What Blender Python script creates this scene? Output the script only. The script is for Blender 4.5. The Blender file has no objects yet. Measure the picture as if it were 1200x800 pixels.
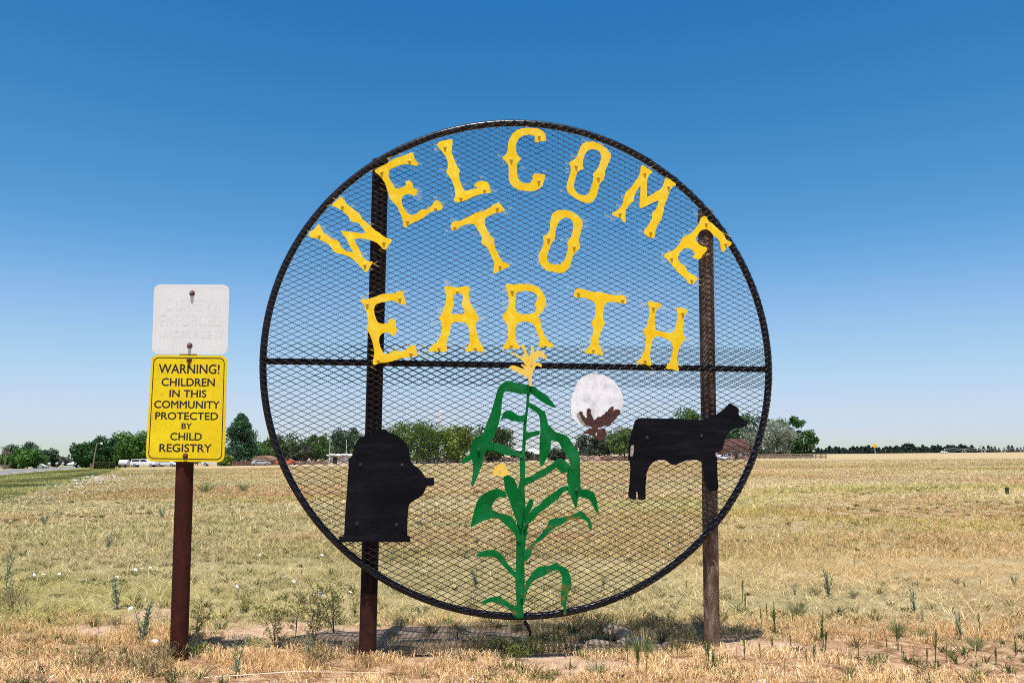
import bpy, bmesh, math, random
import numpy as np
from mathutils import Vector, Matrix
from mathutils.geometry import tessellate_polygon
random.seed(7); RNG = np.random.default_rng(11)
S = bpy.context.scene; COL = S.collection

# ------------------------------------------------------------------ camera
TILT = math.atan(133/1000.0); CH = 1.17; F = 1000.0
cam = bpy.data.cameras.new('camera'); cam.sensor_width = 36; cam.lens = 30.0
cam.clip_start = 0.05; cam.clip_end = 12000
camo = bpy.data.objects.new('camera', cam); COL.objects.link(camo)
camo.location = (0, 0, CH); camo.rotation_euler = (math.pi/2 + TILT, 0, 0)
S.camera = camo
# ------------------------------------------------------------------ world, sun, exposure
SUN_EL = math.radians(73.5); SUN_AZ = math.radians(180.0 + 3.0)      # azimuth clockwise from +Y (behind the camera)
W = bpy.data.worlds.new('World'); S.world = W; W.use_nodes = True
nt = W.node_tree; nt.nodes.clear()
sky = nt.nodes.new('ShaderNodeTexSky'); sky.sky_type = 'NISHITA'; sky.sun_disc = False
sky.sun_elevation = SUN_EL; sky.sun_rotation = SUN_AZ
sky.altitude = 0; sky.air_density = 0.8; sky.dust_density = 0.6; sky.ozone_density = 5.0
gm = nt.nodes.new('ShaderNodeGamma'); gm.inputs[1].default_value = 0.9
hs = nt.nodes.new('ShaderNodeHueSaturation'); hs.inputs['Saturation'].default_value = 1.37
bg = nt.nodes.new('ShaderNodeBackground'); bg.inputs[1].default_value = 0.145
wo = nt.nodes.new('ShaderNodeOutputWorld')
nt.links.new(sky.outputs[0], gm.inputs[0]); nt.links.new(gm.outputs[0], hs.inputs['Color'])
spc = nt.nodes.new('ShaderNodeSeparateColor'); cbc = nt.nodes.new('ShaderNodeCombineColor'); pw = nt.nodes.new('ShaderNodeMath'); pw.operation = 'POWER'; pw.inputs[1].default_value = .893
nt.links.new(hs.outputs[0], spc.inputs[0]); nt.links.new(spc.outputs[1], pw.inputs[0])
nt.links.new(spc.outputs[0], cbc.inputs[0]); nt.links.new(pw.outputs[0], cbc.inputs[1]); nt.links.new(spc.outputs[2], cbc.inputs[2])
crv = nt.nodes.new('ShaderNodeRGBCurve'); sc_a = nt.nodes.new('ShaderNodeVectorMath'); sc_b = nt.nodes.new('ShaderNodeVectorMath')
_k = 0.145*2**0.4; _l = lambda v: ((v/255+.055)/1.055)**2.4
for _n, _v in ((sc_a, _k), (sc_b, 1/_k)): _n.operation = 'SCALE'; _n.inputs['Scale'].default_value = _v
for _c, _pts in ((0, ((49,40),(55,52),(63,66),(80,93),(94,120),(107,141),(149,178),(182,197),(207,206))), (1, ((116,115),(124,127),(131,138),(147,159),(157,174),(168,188),(195,212),(212,218),(219,221))),
                 (2, ((186,182),(204,199),(220,215),(239,234),(252,241)))):
    cv = crv.mapping.curves[_c]
    for _a, _b in _pts: cv.points.new(_l(_a), _l(_b))
crv.mapping.update()
nt.links.new(cbc.outputs[0], sc_a.inputs[0]); nt.links.new(sc_a.outputs[0], crv.inputs['Color']); nt.links.new(crv.outputs[0], sc_b.inputs[0])
nt.links.new(sc_b.outputs[0], bg.inputs[0]); nt.links.new(bg.outputs[0], wo.inputs[0])
sl = bpy.data.lights.new('sun', 'SUN'); sl.energy = 5.0; sl.angle = math.radians(0.5); sl.color = (1, 0.955, 0.88)
so = bpy.data.objects.new('sun', sl); COL.objects.link(so)
sd = Vector((math.sin(SUN_AZ)*math.cos(SUN_EL), math.cos(SUN_AZ)*math.cos(SUN_EL), math.sin(SUN_EL)))
so.rotation_euler = sd.to_track_quat('Z', 'Y').to_euler(); so.location = (0, -20, 40)
vs = S.view_settings; vs.view_transform = 'Standard'; vs.look = 'None'; vs.exposure = 0.4; vs.gamma = 1.0
S.cycles.filter_width = 1.0; S.cycles.use_denoising = False
S.render.resolution_x = 1024; S.render.resolution_y = 682

# ------------------------------------------------------------------ geometry of the place
def ray(px, py):
    a = (px-600)/F; b = (400-py)/F
    return Vector((a, math.cos(TILT)-b*math.sin(TILT), math.sin(TILT)+b*math.cos(TILT)))
def sstep(a, b, x):
    t = np.clip((np.asarray(x, float)-a)/(b-a), 0, 1); return t*t*(3-2*t)
def terrain(x, y):
    x = np.asarray(x, float); y = np.asarray(y, float)
    r = np.hypot(x, y)
    z = np.where(x < 0, 0.018*np.maximum(x, -1500), 0.0085*np.minimum(x, 600)) * sstep(5, 30, r)
    return z
def hfn(x, y):      # small relief near the signs
    x = np.asarray(x, float); y = np.asarray(y, float)
    r = np.hypot(x, y-6)
    n = 0.012*np.sin(2.1*x+0.7)*np.cos(1.7*y) + 0.006*np.sin(7.3*x+3.1*y) + 0.004*np.cos(13.1*y-5*x)
    return n*(1-sstep(12, 30, r))
def gz(x, y): return float(terrain(x, y)+hfn(x, y))
def ghit(px, py):
    d = ray(px, py); t = CH/max(1e-4, -d.z) if d.z < 0 else 100
    if d.z >= -0.0005: t = 400
    lo, hi = 0.5, 3000.0
    f = lambda t: CH + d.z*t - float(terrain(d.x*t, d.y*t))
    if f(hi) > 0: return Vector((d.x*hi, d.y*hi, 0))
    for _ in range(60):
        m = (lo+hi)/2
        if f(m) > 0: lo = m
        else: hi = m
    return Vector((d.x*lo, d.y*lo, float(terrain(d.x*lo, d.y*lo))))
def at(px, D):       # ground point in the direction of picture column px, D metres away
    d = ray(px, 533); x = d.x/d.y*D
    return Vector((x, D, gz(x, D)))
def hm(dpx, D): return dpx/1012.0*D    # size in metres of dpx pixels at D
ROAD_D = Vector((-0.39, 0.921)); ROAD_N = Vector((0.921, 0.39))
def sdist(x, y): return (np.asarray(x)+17)*0.921 + (np.asarray(y)-28)*0.39

# ------------------------------------------------------------------ materials
def P(name, col=(.5,.5,.5), rough=.7, spec=.3, metal=0):
    m = bpy.data.materials.new(name); m.use_nodes = True
    b = m.node_tree.nodes['Principled BSDF']
    b.inputs['Base Color'].default_value = (*col, 1); b.inputs['Roughness'].default_value = rough
    b.inputs['Specular IOR Level'].default_value = spec; b.inputs['Metallic'].default_value = metal
    return m
def N(m, t, **kw):
    n = m.node_tree.nodes.new(t)
    for k, v in kw.items(): setattr(n, k, v)
    return n
def L(m, a, b): m.node_tree.links.new(a, b)
def noise(m, scale, detail=4, rough=.6, coord='Object', dist=0, sc3=None):
    tc = N(m, 'ShaderNodeTexCoord'); n = N(m, 'ShaderNodeTexNoise')
    n.inputs['Scale'].default_value = scale; n.inputs['Detail'].default_value = detail
    n.inputs['Roughness'].default_value = rough; n.inputs['Distortion'].default_value = dist
    src = tc.outputs[coord]
    if sc3:
        mp = N(m, 'ShaderNodeMapping'); mp.inputs['Scale'].default_value = sc3; L(m, src, mp.inputs[0]); src = mp.outputs[0]
    L(m, src, n.inputs['Vector']); return n.outputs['Fac']
def ramp(m, fac, stops, interp='LINEAR'):
    r = N(m, 'ShaderNodeValToRGB'); r.color_ramp.interpolation = interp
    el = r.color_ramp.elements
    while len(el) < len(stops): el.new(0.5)
    for e, (p, c) in zip(el, stops):
        e.position = p; e.color = (*c, 1) if len(c) == 3 else c
    L(m, fac, r.inputs[0]); return r.outputs[0]
def mix(m, fac, a, b):
    x = N(m, 'ShaderNodeMix', data_type='RGBA')
    for s, v in ((x.inputs[0], fac), (x.inputs[6], a), (x.inputs[7], b)):
        if isinstance(v, (int, float)): s.default_value = v
        elif isinstance(v, tuple): s.default_value = (*v, 1)
        else: L(m, v, s)
    return x.outputs[2]
def math_(m, op, a, b=0.0, clamp=False):
    x = N(m, 'ShaderNodeMath', operation=op); x.use_clamp = clamp
    for s, v in ((x.inputs[0], a), (x.inputs[1], b)):
        if isinstance(v, (int, float)): s.default_value = v
        else: L(m, v, s)
    return x.outputs[0]
def setc(m, sock): L(m, sock, m.node_tree.nodes['Principled BSDF'].inputs['Base Color'])
def bump(m, h, dist, strength=1):
    b = N(m, 'ShaderNodeBump'); b.inputs['Distance'].default_value = dist; b.inputs['Strength'].default_value = strength
    L(m, h, b.inputs['Height']); L(m, b.outputs[0], m.node_tree.nodes['Principled BSDF'].inputs['Normal'])
BW = lambda a, b: [(a, (0,0,0)), (b, (1,1,1))]

def painted(name, c1, c2, c3=None, scale=14, rough=.45, rust=None, rlim=(.62,.68), spec=.4, sc3=None):
    m = P(name, c1, rough, spec)
    col = ramp(m, noise(m, scale, 7, .7, sc3=sc3), [(.35, c1), (.53, c2), (.68, c3 or c2)])
    if rust: col = mix(m, ramp(m, noise(m, scale*1.7, 6, .7), BW(*rlim)), col, rust)
    setc(m, col); bump(m, noise(m, scale*4, 4), .0008, .5)
    return m
def mottle(m, c, scale, a, b, k):
    b_ = m.node_tree.nodes['Principled BSDF'].inputs['Base Color']; src = b_.links[0].from_socket
    setc(m, mix(m, math_(m, 'MULTIPLY', ramp(m, noise(m, scale, 8, .8), BW(a, b)), k), src, c))
M_letter = painted('yellow_paint', (.86,.50,.001), (.88,.60,.010), (.93,.72,.06), 17, .45, (.45,.22,.03), (.74,.80), .2)
mottle(M_letter, (.90,.74,.18), 6, .54, .66, .4); mottle(M_letter, (.55,.28,.02), 28, .62, .68, .7)
M_over = painted('yellow_overspray', (.45,.28,.03), (.62,.42,.08), None, 60, .6, spec=.2)
M_black = painted('black_paint', (.0020,.0021,.0030), (.0044,.0046,.0058), (.011,.0115,.0135), 8, .5, None, spec=.10, sc3=(.35,.35,2.2))
mottle(M_black, (.016,.0165,.020), 3, .50, .70, .35); mottle(M_black, (.06,.045,.035), 45, .66, .70, .6)
M_green = painted('green_paint', (.001,.095,.014), (.001,.130,.022), (.004,.19,.045), 8, .55, (.13,.07,.018), (.70,.74), .07)
mottle(M_green, (.03,.20,.07), 5, .50, .66, .55); mottle(M_green, (.10,.085,.02), 22, .64, .68, .8)
M_greenworn = painted('worn_green_paint', (.002,.12,.025), (.003,.15,.035), (.010,.19,.05), 12, .5, (.20,.115,.025), (.56,.62), .08)
M_cream = painted('pale_yellow_paint', (.82,.52,.03), (.88,.62,.10), (.55,.30,.05), 22, .5)
M_white = painted('white_cotton_paint', (.60,.605,.58), (.83,.84,.80), (.90,.91,.87), 19, .55)
M_husk = painted('brown_husk_paint', (.018,.006,.004), (.075,.024,.014), (.15,.052,.03), 40, .6)
M_strand = P('dark_mesh_steel', (.03,.02,.017), .42, .38)
setc(M_strand, ramp(M_strand, noise(M_strand, 9, 4), [(.35,(.003,.0025,.0025)),(.6,(.007,.0045,.004)),(.75,(.03,.018,.012))]))
M_ring = painted('black_ring_paint', (.004,.004,.005), (.009,.008,.009), (.03,.026,.026), 25, .33, None, spec=.28)
M_bar = painted('black_bar_paint', (.003,.003,.004), (.006,.006,.006), (.02,.012,.010), 22, .4, None, spec=.2)
def pipe_mat(name, cols, zcut=None, low=None, scale=18):
    m = P(name, cols[0], .75, .12)
    n = noise(m, scale, 8, .75, sc3=(1,1,.35)); col = ramp(m, n, [(.32, cols[0]), (.5, cols[1]), (.66, cols[2])])
    big = noise(m, 5, 4, .6, sc3=(2.2,1,.5)); col = mix(m, math_(m, 'MULTIPLY', ramp(m, big, BW(.42,.62)), .75), col, cols[0])
    sp = ramp(m, noise(m, scale*5, 3, .6), BW(.62,.70)); col = mix(m, math_(m, 'MULTIPLY', sp, .9 if cols[2][0] > .2 else .25), col, tuple(min(1, c*1.6+.02) for c in cols[2]))
    if zcut is not None:
        tc = N(m, 'ShaderNodeTexCoord'); sx = N(m, 'ShaderNodeSeparateXYZ'); L(m, tc.outputs['Object'], sx.inputs[0])
        h = math_(m, 'ADD', sx.outputs[2], math_(m, 'MULTIPLY', noise(m, 30, 4, .6), .12))
        k = ramp(m, h, BW(zcut+.06-.004, zcut+.06+.004))
        lo = ramp(m, noise(m, 25, 6, .7), [(.35, low[0]), (.6, low[1])])
        col = mix(m, k, lo, col)
    setc(m, col); bump(m, n, .002, .6); return m
M_postL = pipe_mat('black_painted_pipe', ((.006,.004,.004),(.016,.009,.007),(.045,.024,.017)), .36, ((.030,.011,.008),(.055,.022,.014)), 20)
M_postR = pipe_mat('weathered_pipe', ((.055,.028,.015),(.19,.125,.080),(.40,.32,.24)), None, None, 34)
M_postS = pipe_mat('rust_brown_pipe', ((.038,.010,.006),(.055,.014,.009),(.075,.021,.013)), None, None, 26)
M_bolt = P('steel_bolt', (.35,.33,.31), .35, .5, .8)
M_boltr = P('rusty_bolt', (.13,.045,.02), .7, .3)
M_bolty = painted('yellow_bolt', (.62,.36,.02), (.75,.48,.04), None, 80, .5)
M_boltk = P('black_bolt', (.014,.014,.016), .3, .6)
M_boltg = P('green_bolt', (.01,.12,.06), .3, .6)

def attr_mat(name, rough=.8, trans=.25, spec=.15):
    m = P(name, (.5,.5,.5), rough, spec)
    a = N(m, 'ShaderNodeAttribute'); a.attribute_name = 'tint'
    setc(m, a.outputs['Color'])
    if trans:
        b = m.node_tree.nodes['Principled BSDF']; o = m.node_tree.nodes['Material Output']
        t = N(m, 'ShaderNodeBsdfTranslucent'); L(m, a.outputs['Color'], t.inputs[0])
        x = N(m, 'ShaderNodeMixShader'); x.inputs[0].default_value = trans
        L(m, b.outputs[0], x.inputs[1]); L(m, t.outputs[0], x.inputs[2]); L(m, x.outputs[0], o.inputs[0])
    return m
M_blade = attr_mat('grass_blade', .75, .3)
M_leaf = attr_mat('tree_leaf', .6, .22, .25)

# ------------------------------------------------------------------ object helpers
def link(name, me, parent=None, mat=None, **props):
    o = bpy.data.objects.new(name, me); COL.objects.link(o)
    if parent: o.parent = parent
    if mat is not None and me is not None:
        for x in (mat if isinstance(mat, (list, tuple)) else [mat]): me.materials.append(x)
    for k, v in props.items(): o[k] = v
    return o
def thing(name, loc, label, cat, rz=0, group=None):
    o = bpy.data.objects.new(name, None); COL.objects.link(o); o.empty_display_size = .1
    o.location = loc; o.rotation_euler = (0, 0, rz); o['label'] = label; o['category'] = cat
    if group: o['group'] = group
    return o
def copy_tree(o, parent=None, depth=0):
    c = o.copy(); COL.objects.link(c)
    if parent: c.parent = parent
    for ch in list(o.children):
        if depth < 2: copy_tree(ch, c, depth+1)
    return c
def np_mesh(name, V, Fc, tint=None, smooth=False):
    """V (n,3), Fc (m,k) same-size faces"""
    me = bpy.data.meshes.new(name); V = np.asarray(V, np.float32); Fc = np.asarray(Fc, np.int32)
    me.vertices.add(len(V)); me.vertices.foreach_set('co', V.ravel())
    k = Fc.shape[1]; me.loops.add(Fc.size); me.loops.foreach_set('vertex_index', Fc.ravel())
    me.polygons.add(len(Fc)); me.polygons.foreach_set('loop_start', np.arange(0, Fc.size, k, dtype=np.int32))
    try: me.polygons.foreach_set('loop_total', np.full(len(Fc), k, np.int32))
    except Exception: pass
    me.update(calc_edges=True)
    if tint is not None:
        a = me.attributes.new('tint', 'FLOAT_COLOR', 'POINT')
        c = np.ones((len(V), 4), np.float32); c[:, :3] = tint; a.data.foreach_set('color', c.ravel())
    if smooth: me.polygons.foreach_set('use_smooth', np.ones(len(Fc), bool))
    return me
class MB:
    def __init__(s): s.v = []; s.f = []; s.m = []
    def add(s, vs, fs, mi=0):
        o = len(s.v); s.v += [tuple(v) for v in vs]; s.f += [tuple(i+o for i in f) for f in fs]; s.m += [mi]*len(fs)
    def box(s, x0, x1, y0, y1, z0, z1, mi=0):
        s.add([(x0,y0,z0),(x1,y0,z0),(x1,y1,z0),(x0,y1,z0),(x0,y0,z1),(x1,y0,z1),(x1,y1,z1),(x0,y1,z1)],
              [(3,2,1,0),(4,5,6,7),(0,1,5,4),(1,2,6,5),(2,3,7,6),(3,0,4,7)], mi)
    def tube(s, pts, rad, n=8, caps=True, mi=0, closed=False):
        pts = [Vector(p) for p in pts]; k = len(pts); rr = rad if isinstance(rad, (list, tuple)) else [rad]*k
        vs = []; up = None
        for i, p in enumerate(pts):
            if closed: d = pts[(i+1) % k]-pts[i-1]
            else: d = pts[min(i+1, k-1)]-pts[max(i-1, 0)]
            d.normalize()
            if up is None: up = d.orthogonal().normalized()
            up = (up - d*up.dot(d)).normalized(); sd_ = d.cross(up)
            for j in range(n):
                a = 2*math.pi*j/n; vs.append(p + (up*math.cos(a)+sd_*math.sin(a))*rr[i])
        fs = []
        for i in range(k if closed else k-1):
            a = i*n; b = ((i+1) % k)*n
            for j in range(n): fs.append((a+j, a+(j+1)%n, b+(j+1)%n, b+j))
        if caps and not closed: fs += [tuple(range(n-1, -1, -1)), tuple(range((k-1)*n, k*n))]
        s.add(vs, fs, mi)
    def mesh(s, name='mesh', smooth=False):
        me = bpy.data.meshes.new(name); me.from_pydata(s.v, [], s.f); me.update()
        if any(s.m): me.polygons.foreach_set('material_index', s.m)
        if smooth: me.polygons.foreach_set('use_smooth', [True]*len(me.polygons))
        return me
    def obj(s, name, mat, parent=None, smooth=False, **props):
        return link(name, s.mesh(name, smooth), parent, mat, **props)
def autosmooth(o, ang=40):
    me = o.data
    me.polygons.foreach_set('use_smooth', [True]*len(me.polygons))
    bm = bmesh.new(); bm.from_mesh(me)
    for e in bm.edges: e.smooth = e.calc_face_angle(0) < math.radians(ang)
    bm.to_mesh(me); bm.free()
def roughen(poly, step, amp, chaikin=True, seed=0):
    r = random.Random(seed)
    if chaikin:
        q = []
        for i in range(len(poly)):
            a = poly[i]; b = poly[(i+1) % len(poly)]
            k_ = min(.2, .007/max(1e-6, math.hypot(b[0]-a[0], b[1]-a[1]))); q += [(a[0]*(1-k_)+b[0]*k_, a[1]*(1-k_)+b[1]*k_), (a[0]*k_+b[0]*(1-k_), a[1]*k_+b[1]*(1-k_))]
        poly = q
    out = []
    for i in range(len(poly)):
        a = poly[i]; b = poly[(i+1) % len(poly)]; d = math.hypot(b[0]-a[0], b[1]-a[1])
        n = max(1, int(d/step))
        for k in range(n):
            t = k/n; out.append((a[0]+(b[0]-a[0])*t + r.uniform(-amp, amp), a[1]+(b[1]-a[1])*t + r.uniform(-amp, amp)))
    return out
def plate(mb, loops, y0, th, mi=0, tiltx=0, tiltz=0):
    """loops [(u,v)...], first outer, others holes; front face at y0, back at y0+th"""
    flat = [p for lp in loops for p in lp]; n = len(flat)
    cu = sum(p[0] for p in flat)/n; cv = sum(p[1] for p in flat)/n
    tri = tessellate_polygon([[Vector((p[0], p[1], 0)) for p in lp] for lp in loops])
    yy = [tiltx*(p[1]-cv)+tiltz*(p[0]-cu) for p in flat]
    vs = [(p[0], y0+d, p[1]) for p, d in zip(flat, yy)] + [(p[0], y0+th+d, p[1]) for p, d in zip(flat, yy)]
    fs = []
    for a, b, c in tri:
        A, B, C_ = flat[a], flat[b], flat[c]
        cr = (B[0]-A[0])*(C_[1]-A[1])-(B[1]-A[1])*(C_[0]-A[0])
        if abs(cr) < 1e-12: continue
        if cr < 0: a, b, c = a, c, b
        fs.append((a, b, c)); fs.append((a+n, c+n, b+n))
    o = 0
    for lp in loops:
        k = len(lp)
        ar = sum(lp[i][0]*lp[(i+1)%k][1]-lp[(i+1)%k][0]*lp[i][1] for i in range(k))
        for i in range(k):
            a = o+i; b = o+(i+1)%k
            fs.append((a, a+n, b+n, b) if ar > 0 else (a, b, b+n, a+n))
        o += k
    mb.add(vs, fs, mi)

# ------------------------------------------------------------------ ground
BARE = [(95,735,.16),(108,738,.15),(128,733,.14),(178,721,.2),(188,716,.14),(716,752,.22),(735,752,.2),(690,755,.15),(860,760,.2),(300,742,.2),(250,738,.18),
        (640,772,.25),(560,742,.3),(480,742,.3),(420,740,.3),(700,778,.2),(890,757,.25),(330,735,.25)]
BPTS = [(ghit(a, b).x, ghit(a, b).y, c) for a, b, c in BARE]
def bare(x, y):
    x = np.asarray(x, float); y = np.asarray(y, float); r = np.zeros(np.broadcast(x, y).shape)
    for bx, by, s in BPTS: r = np.maximum(r, np.exp(-(((x-bx)/s)**2*.55+((y-by)/(s*.8))**2)))
    return r
def pnoise(x, y, seed=0):   # cheap smooth noise 0..1 from a few sines
    rs = np.random.default_rng(seed); v = 0; x = np.asarray(x, float); y = np.asarray(y, float)
    for k in range(7):
        a = rs.uniform(0, 2*math.pi); f = 2**rs.uniform(-.5, 1.8); ph = rs.uniform(0, 6.28)
        v = v + np.sin((x*math.cos(a)+y*math.sin(a))*f+ph + .8*np.sin(y*f*.7+ph))
    return np.clip(.5+v/7.0, 0, 1)
K = 150; kk = 0.06; aa = 0.72
t = aa*np.sinh(kk*np.arange(-K, K+1))
gx, gy = np.meshgrid(t, t+6.0)
Z = terrain(gx, gy)+hfn(gx, gy) - .008
V = np.stack([gx.ravel(), gy.ravel(), Z.ravel()], 1); n = 2*K+1
ii, jj = np.meshgrid(np.arange(n-1), np.arange(n-1)); b0 = (jj*n+ii).ravel()
me = np_mesh('ground', V, np.stack([b0, b0+1, b0+n+1, b0+n], 1), smooth=True)
a = me.attributes.new('bare', 'FLOAT', 'POINT'); a.data.foreach_set('value', bare(gx, gy).ravel().astype(np.float32))
MG = P('dry_field', (.4,.3,.2), .95, .05)
tc = N(MG, 'ShaderNodeNewGeometry'); sx = N(MG, 'ShaderNodeSeparateXYZ'); L(MG, tc.outputs['Position'], sx.inputs[0])
def gnoise(scale, detail=5, rough=.65, sc3=(1,1,1)):
    mp = N(MG, 'ShaderNodeMapping'); mp.inputs['Scale'].default_value = sc3; L(MG, tc.outputs['Position'], mp.inputs[0])
    q = N(MG, 'ShaderNodeTexNoise'); q.inputs['Scale'].default_value = scale; q.inputs['Detail'].default_value = detail
    q.inputs['Roughness'].default_value = rough; L(MG, mp.outputs[0], q.inputs['Vector']); return q.outputs['Fac']
s_ = math_(MG, 'ADD', math_(MG, 'MULTIPLY', math_(MG, 'ADD', sx.outputs[0], 17), .921), math_(MG, 'MULTIPLY', math_(MG, 'ADD', sx.outputs[1], -28), .39))
fine = gnoise(9, 8, .75); med = gnoise(1.1, 6, .7, (1, .5, 1)); big = gnoise(.07, 5, .6, (.6, 1.6, 1)); huge = gnoise(.018, 3, .5, (.35, 1.6, 1))
straw = ramp(MG, fine, [(.36, (.14,.10,.05)), (.5, (.38,.29,.16)), (.64, (.60,.49,.31))])
straw2 = ramp(MG, med, [(.3, (.30,.235,.115)), (.5, (.46,.345,.195)), (.7, (.55,.43,.26))])
c = mix(MG, .55, straw, straw2)
c = mix(MG, math_(MG, 'MULTIPLY', ramp(MG, big, BW(.46,.62)), .5), c, (.34,.30,.13)); c = mix(MG, .14, c, (.12,.09,.05))
c = mix(MG, math_(MG, 'MULTIPLY', ramp(MG, huge, BW(.45,.6)), .4), c, (.55,.38,.20))
gr = math_(MG, 'MULTIPLY', ramp(MG, math_(MG, 'ADD', s_, math_(MG, 'MULTIPLY', med, 6)), [(0.0,(1,1,1)),(.5,(1,1,1)),(1,(0,0,0))]), 1)
mr = N(MG, 'ShaderNodeMapRange'); L(MG, math_(MG, 'ADD', s_, math_(MG, 'MULTIPLY', math_(MG,'ADD',med,-.5), 7)), mr.inputs[0])
mr.inputs[1].default_value = 1.5; mr.inputs[2].default_value = -1.5; mr.inputs[3].default_value = 0; mr.inputs[4].default_value = 1
verge = ramp(MG, med, [(.3, (.13,.16,.04)), (.55, (.25,.27,.06)), (.75, (.38,.34,.09))])
mr2 = N(MG, 'ShaderNodeMapRange'); L(MG, math_(MG, 'ADD', s_, math_(MG, 'MULTIPLY', math_(MG,'ADD',med,-.5), 10)), mr2.inputs[0])
mr2.inputs[1].default_value = 16; mr2.inputs[2].default_value = 1; mr2.inputs[3].default_value = 0; mr2.inputs[4].default_value = .55
c = mix(MG, mr2.outputs[0], c, (.27,.235,.10)); mr3 = N(MG, 'ShaderNodeMapRange'); L(MG, math_(MG, 'ADD', s_, math_(MG, 'MULTIPLY', math_(MG,'ADD',med,-.5), 5)), mr3.inputs[0])
mr3.inputs[1].default_value = -27; mr3.inputs[2].default_value = -23; mr3.inputs[3].default_value = .2; mr3.inputs[4].default_value = 1
c = mix(MG, math_(MG, 'MULTIPLY', mr.outputs[0], mr3.outputs[0]), c, verge)
ba = N(MG, 'ShaderNodeAttribute'); ba.attribute_name = 'bare'
soil = ramp(MG, fine, [(.35, (.36,.22,.13)), (.65, (.56,.40,.27))])
nearm = N(MG, 'ShaderNodeMapRange'); L(MG, math_(MG, 'ADD', sx.outputs[1], math_(MG, 'MULTIPLY', med, 1.6)), nearm.inputs[0])
nearm.inputs[1].default_value = 7.4; nearm.inputs[2].default_value = 6.2; nearm.inputs[3].default_value = 0; nearm.inputs[4].default_value = .92
red = ramp(MG, fine, [(.36, (.11,.050,.022)), (.50, (.36,.21,.115)), (.66, (.60,.43,.27))])
c = mix(MG, nearm.outputs[0], c, red)
c = mix(MG, ramp(MG, ba.outputs['Fac'], BW(.25,.6)), c, soil)
setc(MG, c)
bump(MG, math_(MG, 'ADD', fine, gnoise(40, 4, .7)), .03, .7)
link('ground', me, None, MG, kind='structure')

# road with its gravel shoulder, left of the field
def strip(name, s0, s1, raise_, mat, k0=-160, k1=900, thick=.0):
    mb = MB(); ks = np.linspace(k0, k1, 90); vs = []
    for k in ks:
        for s in (s0, s1):
            x = -17 + ROAD_N.x*s + ROAD_D.x*k; y = 28 + ROAD_N.y*s + ROAD_D.y*k
            vs.append((x, y, float(terrain(x, y))+raise_))
    mb.add(vs, [(2*i, 2*i+1, 2*i+3, 2*i+2) for i in range(len(ks)-1)])
    return mb.obj(name, mat, None, kind='structure')
M_asph = P('asphalt', (.16,.15,.145), .9, .2); setc(M_asph, ramp(M_asph, noise(M_asph, .6, 6, .7), [(.3,(.14,.13,.125)),(.7,(.24,.23,.215))]))
M_grav = P('gravel', (.4,.36,.3), .95, .1); setc(M_grav, ramp(M_grav, noise(M_grav, .9, 6, .7), [(.35,(.22,.21,.12)),(.6,(.46,.42,.36))]))
M_lineW = P('road_line_white', (.7,.7,.68), .8); M_lineY = P('road_line_yellow', (.6,.42,.05), .8)
strip('gravel_shoulder', -23.5, -9.0, .03, M_grav)
strip('road', -21.5, -11, .06, M_asph)
strip('road_marking', -20.9, -20.75, .07, M_lineW); strip('road_marking', -11.6, -11.45, .07, M_lineW); strip('road_marking', -16.3, -16.15, .07, M_lineY)

# ------------------------------------------------------------------ the welcome sign
GL = ghit(430.5, 769); GR = ghit(834.5, 759)
du = (GR-GL); du.z = 0; du.normalize(); nrm = Vector((-du.y, du.x, 0))      # nrm points away from the camera
ORG = (GL+GR)/2; ORG.z = 0
PLANE0 = -0.075
YAW = math.atan2(du.y, du.x)
def PL(px, py, off=0.0):
    """picture point -> sign plane (u, v); off = metres behind (+) or before (-) the ring plane"""
    d = ray(px, py); o = ORG + nrm*(PLANE0+off); c0 = Vector((0, 0, CH))
    tt = (o-c0).dot(nrm)/d.dot(nrm); p = c0+d*tt
    return ((p-ORG).dot(du), p.z)
welcome = thing('welcome_sign', ORG, 'large round black expanded metal sign with yellow letters on two pipe posts', 'sign', YAW)
yc = PLANE0
Lf = PL(307.6, 430); Rt = PL(900.4, 433); Tp = PL(603, 144.6); Bt = PL(604, 722.4)
CU = (Lf[0]+Rt[0])/2; CV = (Tp[1]+Bt[1])/2; AU = (Rt[0]-Lf[0])/2; AV = (Tp[1]-Bt[1])/2
# posts
def post(pt, pb, ptoff, rad, mat, dz=0, yoff=.0):
    b = PL(*pb, .075); tpp = PL(*pt, .075); mb = MB()
    n_ = 14; pts = []
    for i in range(n_+1):
        k = i/n_; pts.append((b[0]+(tpp[0]-b[0])*k, .0+yoff, -.25+(tpp[1]+.25)*k))
    # keep the line through the ground point
    pts = [(b[0]+(tpp[0]-b[0])*((p[2]-b[1])/(tpp[1]-b[1])), p[1], p[2]) for p in pts]
    mb.tube(pts, rad, 20); o = mb.obj('post', mat, welcome, label=ptoff); autosmooth(o); return o
post((446, 188), (430.5, 768), 'black painted post with bare rusty brown foot', .0505, M_postL)
post((826.5, 247), (834.5, 758), 'mottled weathered brown post', .0485, M_postR)
# ring
mb = MB(); n_ = 160; pts = []
for i in range(n_):
    a = 2*math.pi*i/n_; w = 1+.0012*math.sin(5*a+1)
    pts.append((CU+AU*w*math.cos(a), yc+.004*math.sin(3*a), CV+AV*w*math.sin(a)))
mb.tube(pts, .0215, 10, closed=True); o = mb.obj('ring', M_ring, welcome); autosmooth(o, 50)
# crossbar
a0 = PL(309, 423); a1 = PL(899, 432.8)
mb = MB(); mb.tube([(a0[0]+(a1[0]-a0[0])*i/10, yc-.002, a0[1]+(a1[1]-a0[1])*i/10) for i in range(11)], .0195, 10)
o = mb.obj('crossbar', M_bar, welcome); autosmooth(o)

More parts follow.
